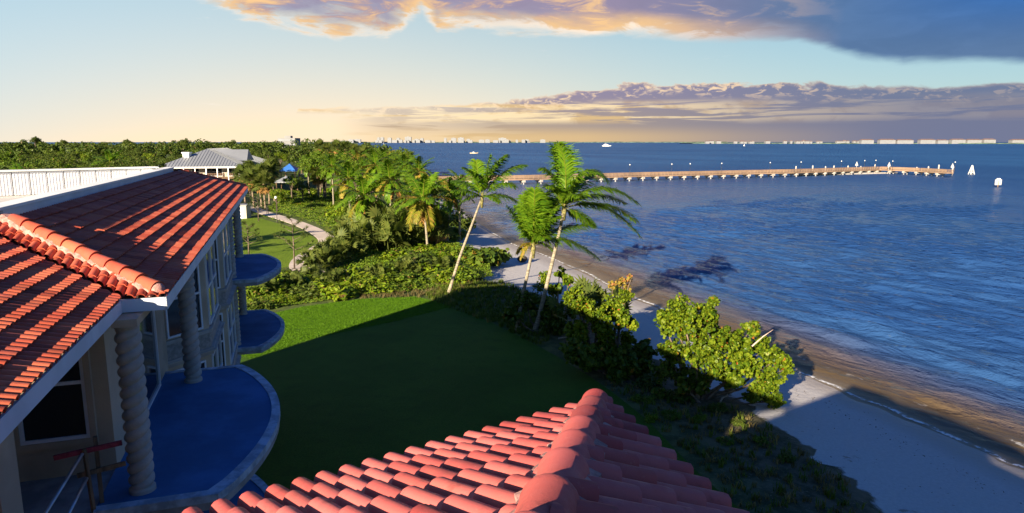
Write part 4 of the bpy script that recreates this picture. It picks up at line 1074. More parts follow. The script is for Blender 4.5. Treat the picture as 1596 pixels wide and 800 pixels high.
def place_tree(i, x, y, sc, label, group=None, name='broadleaf_tree', zs_=1.0):
    tr, cr, H_ = TREES[i]
    t = thing(name, label, 'tree', (x, y, LAND), group=group, rz=random.uniform(0, 6.28)); t.scale = (sc, sc, sc * zs_)
    for nm, me in (('trunk', tr), ('crown', cr)):
        o = bpy.data.objects.new(nm, me); COL.objects.link(o); o.parent = t
    return t

# ---- palm fronds
def frond_curve(pts, n=16):
    p0, p1, p2 = [np.array(p, float) for p in pts]; t = np.linspace(0, 1, n)[:, None]
    return (1 - t) ** 2 * p0 + 2 * (1 - t) * t * p1 + t ** 2 * p2
def frond_geo(C, nl=46, ll=.95, hang=.45, wind=(0, 0, 0), w=.085, r=rng, fwd=.55):
    """feather leaf along the polyline C: stalk plus two ranks of leaflets"""
    C = np.asarray(C); T = unit(np.gradient(C, axis=0)); n = len(C)
    upv = np.array([0, 0, 1.0]); wind = np.array(wind, float)
    parts = []
    s = np.linspace(.13, .995, nl)
    idx = s * (n - 1); i0 = np.minimum(idx.astype(int), n - 2); f = (idx - i0)[:, None]
    P = C[i0] * (1 - f) + C[i0 + 1] * f; tt = unit(T[i0] * (1 - f) + T[i0 + 1] * f)
    side = unit(np.cross(tt, upv) + 1e-6); nrm = np.cross(side, tt)
    L = ll * (np.sin(np.pi * (.14 + .80 * s)) ** .65)
    for sg in (1, -1):
        j = r.normal(size=P.shape) * .10
        d = unit(sg * side * .80 + tt * fwd + nrm * .18 + wind * .5 + j)
        d2 = unit(d * .75 + tt * .15 - upv * hang + wind + j)
        wv = unit(np.cross(d, nrm)) * w * .5
        a = P; b = P + d * (L * .45)[:, None]; c = b + d2 * (L * .58)[:, None]
        wv2 = wv * 1.15
        V = np.stack([a - wv * .5, a + wv * .5, b + wv2, b - wv2, c + wv * .12, c - wv * .12], 1).reshape(-1, 3)
        o = np.arange(nl)[:, None] * 6
        F = np.concatenate([o + np.array([0, 1, 2, 3]), o + np.array([3, 2, 4, 5])])
        parts.append((V, F, np.repeat(r.uniform(0, .94, nl), 6)))
    rad = np.linspace(.05, .012, n)[:, None]
    sd = unit(np.cross(T, upv) + 1e-6); nn = np.cross(sd, T)
    V = np.stack([C + sd * rad, C + nn * rad, C - sd * rad], 1).reshape(-1, 3)
    F = []
    for i in range(n - 1):
        for j in range(3): k_ = (j + 1) % 3; F.append((i * 3 + j, i * 3 + k_, i * 3 + 3 + k_, i * 3 + 3 + j))
    parts.append((V, np.array(F), np.full(len(V), .96)))
    return join_geo(parts)
def palm_trunk(pts, r0, r1, m_=PALMBARK, flare=1.5):
    P = smooth(subdivide([Vector(p) for p in pts], 10), 6); n = len(P); mb = MB()
    rad = []
    for i in range(n):
        t = i / (n - 1); rad.append((r0 + (r1 - r0) * t) * (1 + (flare - 1) * max(0, 1 - t * 9)) * (1 + .05 * (i % 2)))
    mb.tube(P, rad, 10); return mb
def hero_palm(name, label, Y, trunk_px, fronds, r0=.165, r1=.105, top_lean=0.0, nuts=True):
    base = G(*trunk_px[0], LAND); Y = base.y
    pts = [base] + [AT(u, v, Y + top_lean * (k_ + 1) / len(trunk_px)) for k_, (u, v) in enumerate(trunk_px[1:])]
    t = thing(name, label, 'palm tree', base, world=True)
    pts[0] = base - Vector((0, 0, .2))
    palm_trunk(pts, r0, r1).build('trunk', PALMBARK, t, smooth=True)
    top = pts[-1]
    r = np.random.default_rng(len(fronds) * 7 + int(Y))
    for q in fronds:
        cu, cv, tu, tv, dy = q[:5]; m_ = q[5] if len(q) > 5 else FROND
        ctrl = AT(cu, cv, top.y + dy * .5); tip = AT(tu, tv, top.y + dy)
        C = frond_curve((top, ctrl, tip)); L = np.linalg.norm(np.diff(C, axis=0), axis=1).sum()
        V, F, A = frond_geo(C, nl=int(24 + 13 * L), ll=min(1.5, .36 * L), hang=.62, wind=(.14, .05, -.02), w=.090, r=r, fwd=.62)
        o = link('frond', np_mesh('frond', V, F, m_, False, A), t)
    # crown shaft and old sheaths
    mb = MB(); mb.tube([top - Vector((0, 0, .9)), top - Vector((0, 0, .2)), top + Vector((.05, 0, .5))], [r1 * 1.1, r1 * 1.9, r1 * .7], 8); mb.build('heart', mat('palm_heart', (.22, .20, .07), .8, .3, 6), t, smooth=True)
    return t
hero_palm('coconut_palm', 'tallest leaning coconut palm with fronds blown towards the water', 53, [(833, 517), (848, 462), (861, 408), (872, 362), (879, 325)], [
    (872, 262, 862, 229, .6), (888, 252, 870, 224, -1.0), (905, 240, 947, 283, -1.2), 
    (930, 268, 995, 318, -.6), (925, 290, 975, 318, 2.4), (938, 300, 998, 370, .5), (950, 306, 990, 345, 2.0), (905, 328, 926, 353, -1.2), (898, 335, 916, 352, 1.6),
    (862, 264, 843, 264, .2), (865, 285, 850, 292, -1.6), (866, 300, 852, 318, 1.2), (868, 312, 856, 338, -.6), (890, 300, 905, 306, -3.0), (892, 285, 930, 272, 3.4)], top_lean=.6)
hero_palm('coconut_palm', 'shorter coconut palm with upswept crown beside the tallest palm', 53, [(805, 515), (813, 468), (822, 428), (831, 384)], [
    (836, 335, 838, 288, 0), (830, 340, 823, 300, .8), (842, 335, 850, 302, -.8), (828, 345, 814, 306, -1.0), (850, 340, 864, 318, .9), (848, 350, 872, 338, -1.2), (845, 345, 858, 312, 2.2), (822, 350, 806, 322, 1.4),
    (820, 366, 790, 322, .2), (872, 356, 932, 404, -.3), (865, 352, 925, 352, 1.4), (820, 376, 811, 404, -.3, FROND_OLD), (816, 372, 806, 396, .6, FROND_OLD), (845, 372, 862, 392, .8), (842, 360, 850, 372, -2.2), (833, 330, 833, 296, -1.8)], r0=.15, r1=.10)
hero_palm('coconut_palm', 'slender bowed coconut palm standing apart at the lawn corner', 70, [(698, 458), (716, 402), (735, 352), (751, 309)], [
    (757, 272, 764, 243, 0), (764, 264, 788, 243, -1.0), (780, 262, 818, 258, .6), (784, 276, 802, 292, -1.2), (780, 296, 816, 322, .4), (742, 270, 722, 262, -.4), (734, 284, 706, 282, 1.0), (732, 296, 704, 298, -1.2),
    (738, 300, 716, 318, .6), (764, 300, 778, 316, -1.4), (745, 272, 742, 250, 1.6)], r0=.15, r1=.095)

# shared fronds for the palms behind
def std_fronds(n, ll, L, m_, seed, drop=(R(70), R(-25)), w=.12):
    out = []
    r = np.random.default_rng(seed)
    for i in range(n):
        e0 = drop[0] + (drop[1] - drop[0]) * i / max(1, n - 1); bend = R(75) * (.6 + .5 * i / n)
        th, p, C = e0, np.zeros(3), [np.zeros(3)]
        for k_ in range(14):
            th -= bend / 14; p = p + np.array([math.cos(th), 0, math.sin(th)]) * L / 14; C.append(p.copy())
        V, F, A = frond_geo(np.array(C), nl=34, ll=ll, hang=.6, w=w, r=r, wind=(.0, .15, 0))
        out.append(np_mesh('frond', V, F, m_, False, A))
    return out
FR_A = std_fronds(6, .85, 3.6, FROND, 11); FR_B = std_fronds(6, .85, 3.5, FROND_OLD, 12); FR_D = std_fronds(2, .7, 2.6, FROND_DRY, 13, (R(-35), R(-60)))
def mid_palm(label, base, H_, group=None, gold=.3, n=18, sc=1.0, lean=(0, 0), dry=3, name='coconut_palm'):
    t = thing(name, label, 'palm tree', base, group=group)
    tr = palm_trunk([(0, 0, -.2), (lean[0] * .4, lean[1] * .4, H_ * .5), (lean[0], lean[1], H_)], .17, .11); tr.build('trunk', PALMBARK, t, smooth=True)
    for i in range(n + dry):
        if i < n: k_ = min(5, int(6 * ((i + .5) / n))); me = (FR_B if random.random() < gold * .7 * (.5 + k_ / 5) else FR_A)[k_]
        else: me = FR_D[i % 2]
        o = bpy.data.objects.new('frond', me); COL.objects.link(o); o.parent = t
        o.location = (lean[0], lean[1], H_ - (.0 if i < n else .15)); o.rotation_euler = (random.uniform(-.12, .12), random.uniform(-.12, .12), i * 2.39996 + random.uniform(-.2, .2))
        s_ = sc * random.uniform(.85, 1.12); o.scale = (s_, s_, s_)
    return t
def pb(u, Y): return Vector((XU(u, Y), Y, LAND))
mid_palm('golden fronded coconut palm with pale bare trunk in front of the thicket', G(667, 392, LAND), 6.6, gold=.75, sc=1.25, lean=(-.5, 0), n=22)
mid_palm('coconut palm with hanging orange dry fronds, deepest in the thicket', pb(570, 97), 6.2, gold=.35, sc=1.3, n=22, dry=6)
mid_palm('dark coconut palm leaning over the water side of the thicket', G(697, 381, LAND), 7.0, gold=.05, sc=.95, lean=(.6, 0), n=16, dry=1)
mid_palm('thin coconut palm just inland of the golden one', G(645, 372, LAND), 6.0, gold=.6, sc=.95, lean=(-.4, 0), n=15, dry=6)
mid_palm('second dark coconut palm at the waterside edge of the thicket', pb(716, 98), 8.2, gold=.0, sc=.8, n=14, lean=(.3, 0), dry=1)
mid_palm('coconut palm rising behind the sabal beside the path', pb(610, 108), 8.0, gold=.2, sc=1.15, n=18)
mid_palm('coconut palm with full round head behind the thicket', pb(546, 118), 7.6, gold=.2, sc=1.25, n=20)
for u, Y, H_ in ((520, 150, 8.6), (505, 170, 8.2), (588, 140, 9.2), (632, 138, 9.0), (655, 125, 8.6), (482, 180, 8.0), (560, 165, 9.5), (602, 185, 9.5), (537, 200, 9.0)):
    mid_palm('coconut palm showing its head above the wood beyond the thicket', pb(u, Y), H_, 'palms in the wood beyond the thicket', .25, 16, 1.15, dry=2)
for u, Y, H_, lab in ((52, 74, 8.2, 'coconut palm above the white parapet at the edge of the picture'), (132, 78, 8.4, 'coconut palm rising behind the middle of the white parapet'), (8, 66, 7.8, 'coconut palm cut off by the picture edge above the parapet'), (178, 150, 9.5, 'small palm in front of the cottage trees')):
    mid_palm(lab, pb(u, Y), H_, 'palms behind the parapet', .15, 18, 1.15)

# ---- fan palms
def fan_leaf(L, seg=15, spread=R(210), r=rng, pet=.9, w=.14, droop=.35):
    V, F, A = [], [], []
    base = np.array([pet, 0, 0])
    V += [(0, -.02, 0), (0, .02, 0), tuple(base + [0, .02, 0]), tuple(base - [0, .02, 0])]; F.append((0, 1, 2, 3)); A += [.5] * 4
    for i in range(seg):
        a = -spread / 2 + spread * i / (seg - 1); l = L * (1 - .22 * abs(a) / (spread / 2)) * r.uniform(.9, 1.08)
        d = np.array([math.cos(a), math.sin(a), .10 + .15 * math.cos(a)]); sd = np.array([-math.sin(a), math.cos(a), 0]) * w * .5
        m_ = base + d * l * .55; tip = base + d * l + np.array([0, 0, -droop * l * r.uniform(.5, 1.2)])
        b = len(V); V += [tuple(base - sd * .2), tuple(base + sd * .2), tuple(m_ + sd), tuple(m_ - sd), tuple(tip + sd * .1), tuple(tip - sd * .1)]
        F += [(b, b + 1, b + 2, b + 3), (b + 3, b + 2, b + 4, b + 5)]; A += [r.random() * .93] * 6
    return np.array(V, float), np.array(F), np.array(A)
def rotm(ax, ay, az): return np.array((Matrix.Rotation(az, 3, 'Z') @ Matrix.Rotation(ay, 3, 'Y') @ Matrix.Rotation(ax, 3, 'X')))
def fan_crown(n, L, seed, e=(R(85), R(-40)), pet=1.0, w=.15):
    r = np.random.default_rng(seed); parts = []
    for i in range(n):
        el_ = e[0] + (e[1] - e[0]) * (i / n) ** .9
        v, f, a = fan_leaf(L * r.uniform(.85, 1.1), r=r, pet=pet * r.uniform(.7, 1.1), w=w)
        parts.append((v @ rotm(r.uniform(-.4, .4), -el_, i * 2.39996 + r.uniform(-.3, .3)).T, f, a))
    return join_geo(parts)
SAB = [np_mesh('crown', *fan_crown(34, 1.15, 30 + i)[:2], FAN, False, fan_crown(34, 1.15, 30 + i)[2]) for i in range(2)]
SABD = np_mesh('skirt', *fan_crown(14, .9, 40, (R(-30), R(-75)))[:2], FROND_DRY, False, fan_crown(14, .9, 40, (R(-30), R(-75)))[2])
def sabal(label, base, H_, sc=1.0, group=None, skirt=True, name='sabal_palm'):
    t = thing(name, label, 'palm tree', base, group=group, rz=random.uniform(0, 6))
    palm_trunk([(0, 0, -.2), (.15, 0, H_ * .5), (.1, .1, H_)], .20, .17, SABALBARK, 1.2).build('trunk', SABALBARK, t, smooth=True)
    for nm, me in (('crown', random.choice(SAB)), ('skirt', SABD)):
        if nm == 'skirt' and not skirt: continue
        o = bpy.data.objects.new(nm, me); COL.objects.link(o); o.parent = t; o.location = (.1, .1, H_); o.scale = (sc,) * 3
    return t
sabal('lone sabal palm standing between path and thicket', G(497, 311, LAND), 5.4, 1.25)
for i, (u, Y, H_) in enumerate(((383, 150, 6.6), (396, 146, 6.0), (408, 150, 6.8), (420, 154, 7.4), (391, 160, 7.2), (414, 143, 5.4), (428, 164, 7.6))):
    sabal('sabal palm with brown skirt in the clump before the grey house', pb(u, Y), H_, 1.45, 'sabal clump before the grey house')
sabal('sabal palm with shaggy fan leaves low under the dark coconut palm', pb(680, 92), 2.6, 1.35)
sabal('sabal palm at the left foot of the golden coconut palm', pb(622, 92), 3.0, 1.3)
for u, Y, H_ in ((540, 240, 11.5), (528, 250, 12), (512, 260, 11), (556, 230, 10.5), (500, 280, 12), (570, 215, 10)):
    sabal('tall sabal palm on the skyline of the distant wood', pb(u, Y), H_, 1.6, 'sabals on the wood skyline')

# ---- low palmetto thickets
PALM_ME = []
for i in range(3):
    r = np.random.default_rng(60 + i); parts = []
    for j in range(44):
        v, f, a = fan_leaf(r.uniform(.5, .75), 11, R(190), r, .7, .12)
        o = np.array([r.uniform(-1.1, 1.1), r.uniform(-1.1, 1.1), r.uniform(.1, .9)])
        parts.append((v @ rotm(r.uniform(-.4, .4), -r.uniform(R(20), R(85)), r.uniform(0, 6.28)).T + o, f, a))
    V, F, A = join_geo(parts); PALM_ME.append(np_mesh('palmetto', V, F, FAN, False, A))
BUSH = []
for i, (m_, ls, n, k) in enumerate(((LEAF_MID, .20, 22, 4), (LEAF_LIGHT, .20, 20, 4), (LEAF_DARK, .19, 24, 4), (LEAF_LIGHT, .15, 26, 4), (LEAF_GRAPE2, .22, 22, 6), (LEAF_MID, .16, 26, 4))):
    r = np.random.default_rng(80 + i)
    c = ellipsoid_pts(n, .85, .85, .62, r, .3); c[:, 2] = np.abs(c[:, 2]) + .12
    V, F, A = clumps(c, r.uniform(.22, .42, n), 42, ls, k, .6, r, .6, .9); BUSH.append(np_mesh('shrub', V, F, m_, False, A))
SHRUBLOOK = ('leafy mid green', 'broad leaved yellow green', 'dark green', 'fine leaved bright green', 'round leaved green', 'fine leaved mid green')
def shrub(me, p, sx, sz, label, group=None, name='shrub'):
    o = bpy.data.objects.new(name, me); COL.objects.link(o); o.location = (p[0], p[1], p[2] - .03); o.rotation_euler.z = random.uniform(0, 6.28); o.scale = (sx, sx, sz)
    return tag(o, label, 'shrub', group)
pathset = [(p.x, p.y) for p in pathpts]
def near_path(x, y, d): return min((x - a) ** 2 + (y - b) ** 2 for a, b in pathset) < d * d
def inpoly(x, y, poly):
    c = False; j = len(poly) - 1
    for i in range(len(poly)):
        if (poly[i][1] > y) != (poly[j][1] > y) and x < (poly[j][0] - poly[i][0]) * (y - poly[i][1]) / (poly[j][1] - poly[i][1]) + poly[i][0]: c = not c
        j = i
    return c
def scatter(px, n, mind, z=LAND):
    W_ = [G(u, v, z) for u, v in px]; W_ = [(p.x, p.y) for p in W_]; out = []; tries = 0
    xs, ys = [p[0] for p in W_], [p[1] for p in W_]
    while len(out) < n and tries < n * 60:
        tries += 1; x, y = random.uniform(min(xs), max(xs)), random.uniform(min(ys), max(ys))
        if inpoly(x, y, W_) and not near_path(x, y, 3.2) and all((x - a) ** 2 + (y - b) ** 2 > mind * mind for a, b in out): out.append((x, y))
    return out
POLY_BAND = [(378, 490), (372, 440), (470, 428), (560, 424), (640, 412), (735, 412), (752, 428), (705, 440), (640, 452), (560, 456), (470, 470)]
for x, y in scatter(POLY_BAND, 95, 1.5):
    k_ = random.choice((0, 1, 1, 3, 3, 5, 0, 2, 4)); s_ = random.choice((.75, .95, 1.1, 1.3, 1.7, 2.0)) * random.uniform(.85, 1.15)
    shrub(BUSH[k_], (x, y, LAND), s_ * 1.25, s_ * random.uniform(.7, 1.1), SHRUBLOOK[k_] + (' knee high' if s_ < 1.15 else '') + ' shrub in sunlit belt behind lawn', 'shrubs in the belt behind the lawn')
POLY_MID = [(525, 372), (512, 345), (470, 322), (430, 318), (440, 300), (520, 300), (600, 330), (715, 385), (735, 412), (640, 410), (560, 415), (520, 400)]
for x, y in scatter(POLY_MID, 120, 2.2):
    k_ = random.choice((0, 1, 3, 5, 1, 0)); s_ = random.uniform(1.0, 2.0)
    shrub(BUSH[k_], (x, y, LAND), s_ * 1.3, s_ * random.uniform(.7, 1.0), SHRUBLOOK[k_] + (' small' if s_ < 1.5 else ' tall') + ' shrub between path and palm thicket', 'shrubs between path and thicket')
for u, v, s_, k_ in ((596, 392, 2.2, 0), (570, 388, 2.0, 1), (622, 390, 1.9, 2), (548, 384, 1.8, 1), (584, 376, 2.6, 2), (610, 372, 2.4, 0), (560, 368, 2.2, 0), (640, 388, 1.6, 1), (545, 408, 1.2, 1), (514, 415, 1.4, 2), (500, 420, 1.2, 0), (531, 409, 1.5, 1), (541, 396, 1.6, 0), (488, 424, 1.0, 1), (420, 462, .9, 0), (455, 452, .8, 1), (520, 446, .9, 2), (590, 440, .9, 0), (640, 430, 1.0, 1), (690, 424, .9, 2), (480, 440, .8, 0)):
    p = G(u, v, LAND); shrub(PALM_ME[k_], p, s_, s_ * 1.05, *(('saw palmetto clump with stiff fan leaves in the thicket', 'palmettos in the thicket') if v < 400 else ('small palmetto clump among the shrubs behind the lawn', 'palmettos among the belt shrubs')), 'palmetto')
for u, v, s_, k_ in ((560, 362, 3.4, 2), (600, 360, 3.8, 2), (640, 362, 3.6, 2), (672, 372, 3.0, 2), (700, 372, 2.8, 4), (585, 345, 4.2, 0), (625, 342, 4.4, 2), (655, 345, 4.0, 0), (690, 352, 4.0, 2), (712, 358, 3.2, 2), (530, 340, 3.0, 1), (545, 350, 3.0, 0)):
    p = G(u, v, LAND); shrub(BUSH[k_], p, s_, s_ * .95, 'tall dark thicket shrub under the coconut palms', 'thicket shrubs under the palms')
for u, v, s_, k_ in ((748, 412, 2.5, 4), (768, 406, 2.1, 4), (730, 414, 1.8, 4)):
    p = G(u, v, LAND); shrub(BUSH[k_], p, s_, s_ * 1.1, 'rounded sea grape mound beside the sand by the slender palm', 'sea grape mound by the sand')

# ---- undergrowth that reads as one mass
def ground_cover(px, n, size, hmax, m_, label, name='undergrowth', upn=.9, z=LAND, asp=.6):
    W_ = [G(u, v, z) for u, v in px]; W_ = [(p.x, p.y) for p in W_]; xs, ys = [p[0] for p in W_], [p[1] for p in W_]
    pts = []
    while len(pts) < n:
        x, y = rng.uniform(min(xs), max(xs)), rng.uniform(min(ys), max(ys))
        if inpoly(x, y, W_) and not near_path(x, y, 2.3): pts.append((x, y))
    P = np.array(pts); hgt = hmax * (.5 + .5 * np.sin(P[:, 0] * .9 + 1.3 * np.sin(P[:, 1] * .6)) * np.cos(P[:, 1] * .8)) * rng.random(len(P)) ** .6
    P3 = np.column_stack([P, z + .02 + hgt]); N = rng.normal(size=P3.shape) * .6 + np.array([-.2, -.4, upn])
    V, F, A = leaves(P3, N, size * rng.uniform(.6, 1.3, len(P)), 4, asp)
    tag(link(name, np_mesh(name, V, F, m_, False, A)), label, kind='stuff')
ground_cover([(372, 492), (372, 425), (480, 424), (640, 405), (760, 415), (770, 432), (700, 448), (560, 462), (460, 476)], 42000, .19, .55, LEAF_MID, 'low sunlit ground cover behind the lawn')
ground_cover([(395, 335), (430, 318), (520, 300), (640, 330), (745, 400), (740, 420), (500, 420), (480, 400), (515, 380), (520, 372)], 40000, .26, .7, LEAF_MID, 'green ground cover between the path and the thicket')
def tufts(px, n, h, m_, label, name='tall_grass', w=.025, blades=9, z=LAND):
    W_ = [G(u, v, z) for u, v in px]; W_ = [(p.x, p.y) for p in W_]; xs, ys = [p[0] for p in W_], [p[1] for p in W_]
    V, F, A = [], [], []
    c = 0
    while c < n:
        x, y = rng.uniform(min(xs), max(xs)), rng.uniform(min(ys), max(ys))
        if not inpoly(x, y, W_) or near_path(x, y, 1.6): continue
        c += 1; a0 = rng.random() * .9
        for b in range(blades):
            az_ = rng.uniform(0, 6.28); l = h * rng.uniform(.5, 1.2); o = np.array([x, y, z]) + np.append(rng.normal(size=2) * .08, 0)
            d = np.array([math.cos(az_), math.sin(az_), 0]); s_ = np.array([-d[1], d[0], 0]) * w
            m1 = o + np.array([0, 0, l * .6]) + d * l * .18; tip = o + np.array([0, 0, l * .85]) + d * l * .5
            k_ = len(V); V += [o - s_, o + s_, m1 + s_ * .7, m1 - s_ * .7, tip + s_ * .1, tip - s_ * .1]; F += [(k_, k_ + 1, k_ + 2, k_ + 3), (k_ + 3, k_ + 2, k_ + 4, k_ + 5)]; A += [a0] * 6
    tag(link(name, np_mesh(name, np.array(V), np.array(F), m_, False, A)), label, kind='stuff')
tufts([(660, 462), (700, 442), (790, 440), (850, 470), (880, 520), (840, 540), (780, 510), (700, 480)], 1300, .42, TUFT, 'long grass at the lawn edge round the palm trunks')
tufts([(760, 430), (690, 440), (640, 455), (560, 458), (560, 466), (660, 464), (720, 455)], 260, .32, DRYGRASS, 'dry straw grass beside the sand', 'straw_grass')
tufts([(930, 590), (1000, 600), (1160, 640), (1330, 760), (1400, 830), (1190, 830), (1090, 730), (1010, 650)], 260, .26, DRYGRASS, 'withered grass on the bare ground by the beach', 'straw_grass')
tufts([(930, 590), (1000, 600), (1160, 640), (1330, 760), (1400, 830), (1190, 830), (1090, 730), (1010, 650)], 160, .40, TUFT, 'sparse green grass on the bare ground by the beach')
tufts([(320, 530), (380, 500), (470, 479), (560, 467), (650, 463), (705, 478), (620, 500), (500, 525), (390, 560)], 17000, .09, SUNLIT_BLADE, 'standing blades on the sunlit edge of the lawn', 'grass', .012, 6)

# ---- sea grapes and shore shrubs
def grape(name, label, base_px, blobs, m_, ls, per, k=6, seed=1, twig=None, cat='shrub'):
    base = G(*base_px, LAND - .1); t = thing(name, label, cat, base, world=True)
    r = np.random.default_rng(seed); parts = []; tips = []
    for (u, v, dy, rad, ncl) in blobs:
        c = AT(u, v, base.y + dy); tips.append(c)
        d = unit(r.normal(size=(ncl, 3))) * (r.random((ncl, 1)) ** .4) * rad * np.array([1, 1, .85])
        parts.append(clumps(d + np.array(c), r.uniform(.12, .42, ncl), per, ls * r.uniform(.8, 1.2), k, .35, r, squash=.9, jit=1.0))
    V, F, A = join_geo(parts); V[:, 2] = np.maximum(V[:, 2], .55)
    link('foliage', np_mesh('foliage', V, F, m_, False, A), t)
    mb = MB(); rd = random.Random(seed)
    for c in tips:
        b0 = base + Vector((rd.uniform(-.5, .5), rd.uniform(-.4, .4), -.1)); mid = b0.lerp(c, .5) + Vector((rd.uniform(-.3, .3), 0, -.25))
        mb.tube([b0, mid, c], [.10, .07, .03], 6, cap=False)
    mb.build('branches', BARK, t, smooth=True)
    if twig:
        p, q = AT(*twig[0], base.y - .5), AT(*twig[1], base.y - .3); mb = MB(); mb.tube([p, p.lerp(q, .5) + Vector((0, 0, .06)), q], [.045, .032, .012], 6); mb.build('bare_branch', mat('bleached_wood', (.62, .45, .36), .9, .2, 5), t, smooth=True)
    return t
grape('sea_grape', 'big sunlit sea grape leaning out over the shaded beach', (1085, 622), [
    (1062, 482, 0, .75, 26), (1050, 505, .4, .80, 30), (1085, 500, -.4, .95, 36), (1105, 488, .2, .55, 16), (1055, 545, .3, .85, 30), (1090, 540, -.4, 1.0, 40), (1122, 530, 0, .9, 34), (1115, 565, -.4, .85, 30),
    (1150, 535, .4, .8, 28), (1160, 565, -.2, .85, 30), (1190, 545, .3, .7, 24), (1210, 560, .2, .65, 20), (1195, 590, -.3, .75, 26), (1180, 615, -.5, .6, 20), (1205, 625, -.5, .45, 12), (1226, 575, 0, .35, 10), (1140, 590, -.3, .7, 22), (1170, 515, .4, .4, 10), (1030, 490, .3, .3, 6), (1112, 470, .2, .25, 6)],
    LEAF_GRAPE, .16, 50, 6, 5, ((1172, 540), (1205, 514)))
grape('sea_grape', 'sea grape with sunlit top and palmetto heart near the tall palms', (925, 575), [
    (905, 480, 0, .75, 24), (930, 490, -.4, .85, 28), (955, 478, .3, .8, 24), (970, 500, 0, .7, 22), (895, 460, .8, .6, 14), (945, 515, -.5, .8, 26), (900, 515, -.3, .8, 26), (975, 530, -.2, .6, 20), (940, 545, -.4, .8, 24), (900, 545, -.4, .7, 22), (985, 505, .2, .4, 10), (975, 460, .4, .45, 10)],
    LEAF_GRAPE, .16, 48, 6, 6)
grape('sea_grape', 'ochre leaved sprig rising above the waterside shrubs', (962, 560), [(970, 436, .6, .36, 7), (955, 446, .5, .26, 4), (984, 434, .6, .22, 4), (978, 452, .6, .28, 4)], LEAF_OCHRE, .17, 17, 6, 7)
grape('sea_grape', 'thin sunlit sea grape just behind the tall palm trunk', (868, 500), [(850, 432, 1.5, .5, 10), (872, 424, 1.5, .45, 9), (885, 438, 1.3, .5, 10), (862, 450, 1.2, .6, 14), (842, 448, 1.5, .5, 10)], LEAF_GRAPE, .20, 22, 6, 8)
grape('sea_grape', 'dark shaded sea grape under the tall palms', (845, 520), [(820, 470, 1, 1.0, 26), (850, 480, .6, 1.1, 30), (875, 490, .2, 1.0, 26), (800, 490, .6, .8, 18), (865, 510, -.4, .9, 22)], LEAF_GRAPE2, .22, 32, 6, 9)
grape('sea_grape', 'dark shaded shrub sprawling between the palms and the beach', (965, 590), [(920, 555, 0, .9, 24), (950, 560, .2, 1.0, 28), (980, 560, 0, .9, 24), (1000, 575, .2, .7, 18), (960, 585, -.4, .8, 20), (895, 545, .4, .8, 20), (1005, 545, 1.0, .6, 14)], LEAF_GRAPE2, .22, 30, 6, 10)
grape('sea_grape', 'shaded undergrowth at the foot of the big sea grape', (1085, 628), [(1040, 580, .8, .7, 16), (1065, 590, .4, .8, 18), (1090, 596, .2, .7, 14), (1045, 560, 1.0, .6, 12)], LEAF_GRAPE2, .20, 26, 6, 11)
p = G(918, 545, LAND); o = shrub(PALM_ME[0], (p.x, p.y + .6, LAND + 1.6), 1.5, 1.5, 'spiky palmetto head in the sunlit waterside shrubs', name='palmetto'); 
tr = palm_trunk([(0, 0, -1.15), (0, 0, -.4), (0, 0, .3)], .13, .11, SABALBARK).build('trunk', SABALBARK, o, smooth=True)
for (u, v, s_, k_) in ((1010, 600, .8, 2), (1030, 618, .6, 0), (1060, 622, .7, 2), (1000, 625, .5, 5), (1120, 640, .5, 2), (1090, 655, .4, 0), (1045, 650, .45, 5), (1150, 660, .35, 2), (1185, 690, .4, 0), (1130, 690, .35, 5), (1225, 715, .35, 2), (1015, 655, .4, 1)):
    shrub(BUSH[k_], G(u, v, LAND), s_ * 1.3, s_, 'low shaded weed on the bare bank above the beach', 'weeds on the bank')
# weed and shell line left along the sand by the tide
def wrack():
    P = []
    for i in range(len(wl) - 1):
        if not (28 < wl[i].y < 112): continue
        for j in range(9):
            f = (.34 + rng.normal() * .035) if j < 6 else rng.uniform(.15, .95)
            p = wl[i].lerp(wl[i + 1], rng.random()).lerp(ul[i], f); z_ = float(np.interp(f, [0, .2, .45, .75, 1], [0, .16, .40, .70, .92])); P.append((p.x, p.y, z_ + .03))
    P = np.array(P); N = rng.normal(size=P.shape) * .3 + np.array([0, 0, 1]); V, F, A = leaves(P, N, .10 * rng.uniform(.4, 1.5, len(P)), 4, .35)
    tag(link('seaweed', np_mesh('seaweed', V, F, mat('dry_seaweed', (.10, .075, .05), .9), False, A)), 'dark scraps of seaweed strewn along the sand', kind='stuff')
wrack()
# fallen branches and dead wood
rd = random.Random(5)
for (u, v, L, a) in ((905, 540, 2.6, .3), (870, 528, 2.2, -.2), (1050, 560, 1.8, 1.2), (1120, 632, 1.6, 1.0), (1060, 600, 2.0, .6)):
    p = G(u, v, LAND + .1); d = Vector((math.cos(a), math.sin(a), .12)); mb = MB()
    mb.tube([p, p + d * L * .4 + Vector((0, 0, .12)), p + d * L * .75 + Vector((.1, -.1, .05)), p + d * L], [.06, .05, .035, .015], 6)
    mb.build('driftwood', mat('driftwood', (.34, .27, .21), .9, .25, 4), smooth=True, label='bleached fallen branch under the shore shrubs', cat='branch', group='fallen branches under the shore shrubs')
mb = MB(); p = G(814, 406, .6); mb.lathe([(.35, -.2), (.55, .1), (.5, .45), (.3, .7), (.05, .78)], 9); o = mb.build('boulder', mat('dark_rock', (.06, .05, .05), .9, .3, 3, .6), smooth=True, label='dark rock on the sand near the waterline', cat='rock'); o.location = p; o.scale = (1.2, .8, .8)

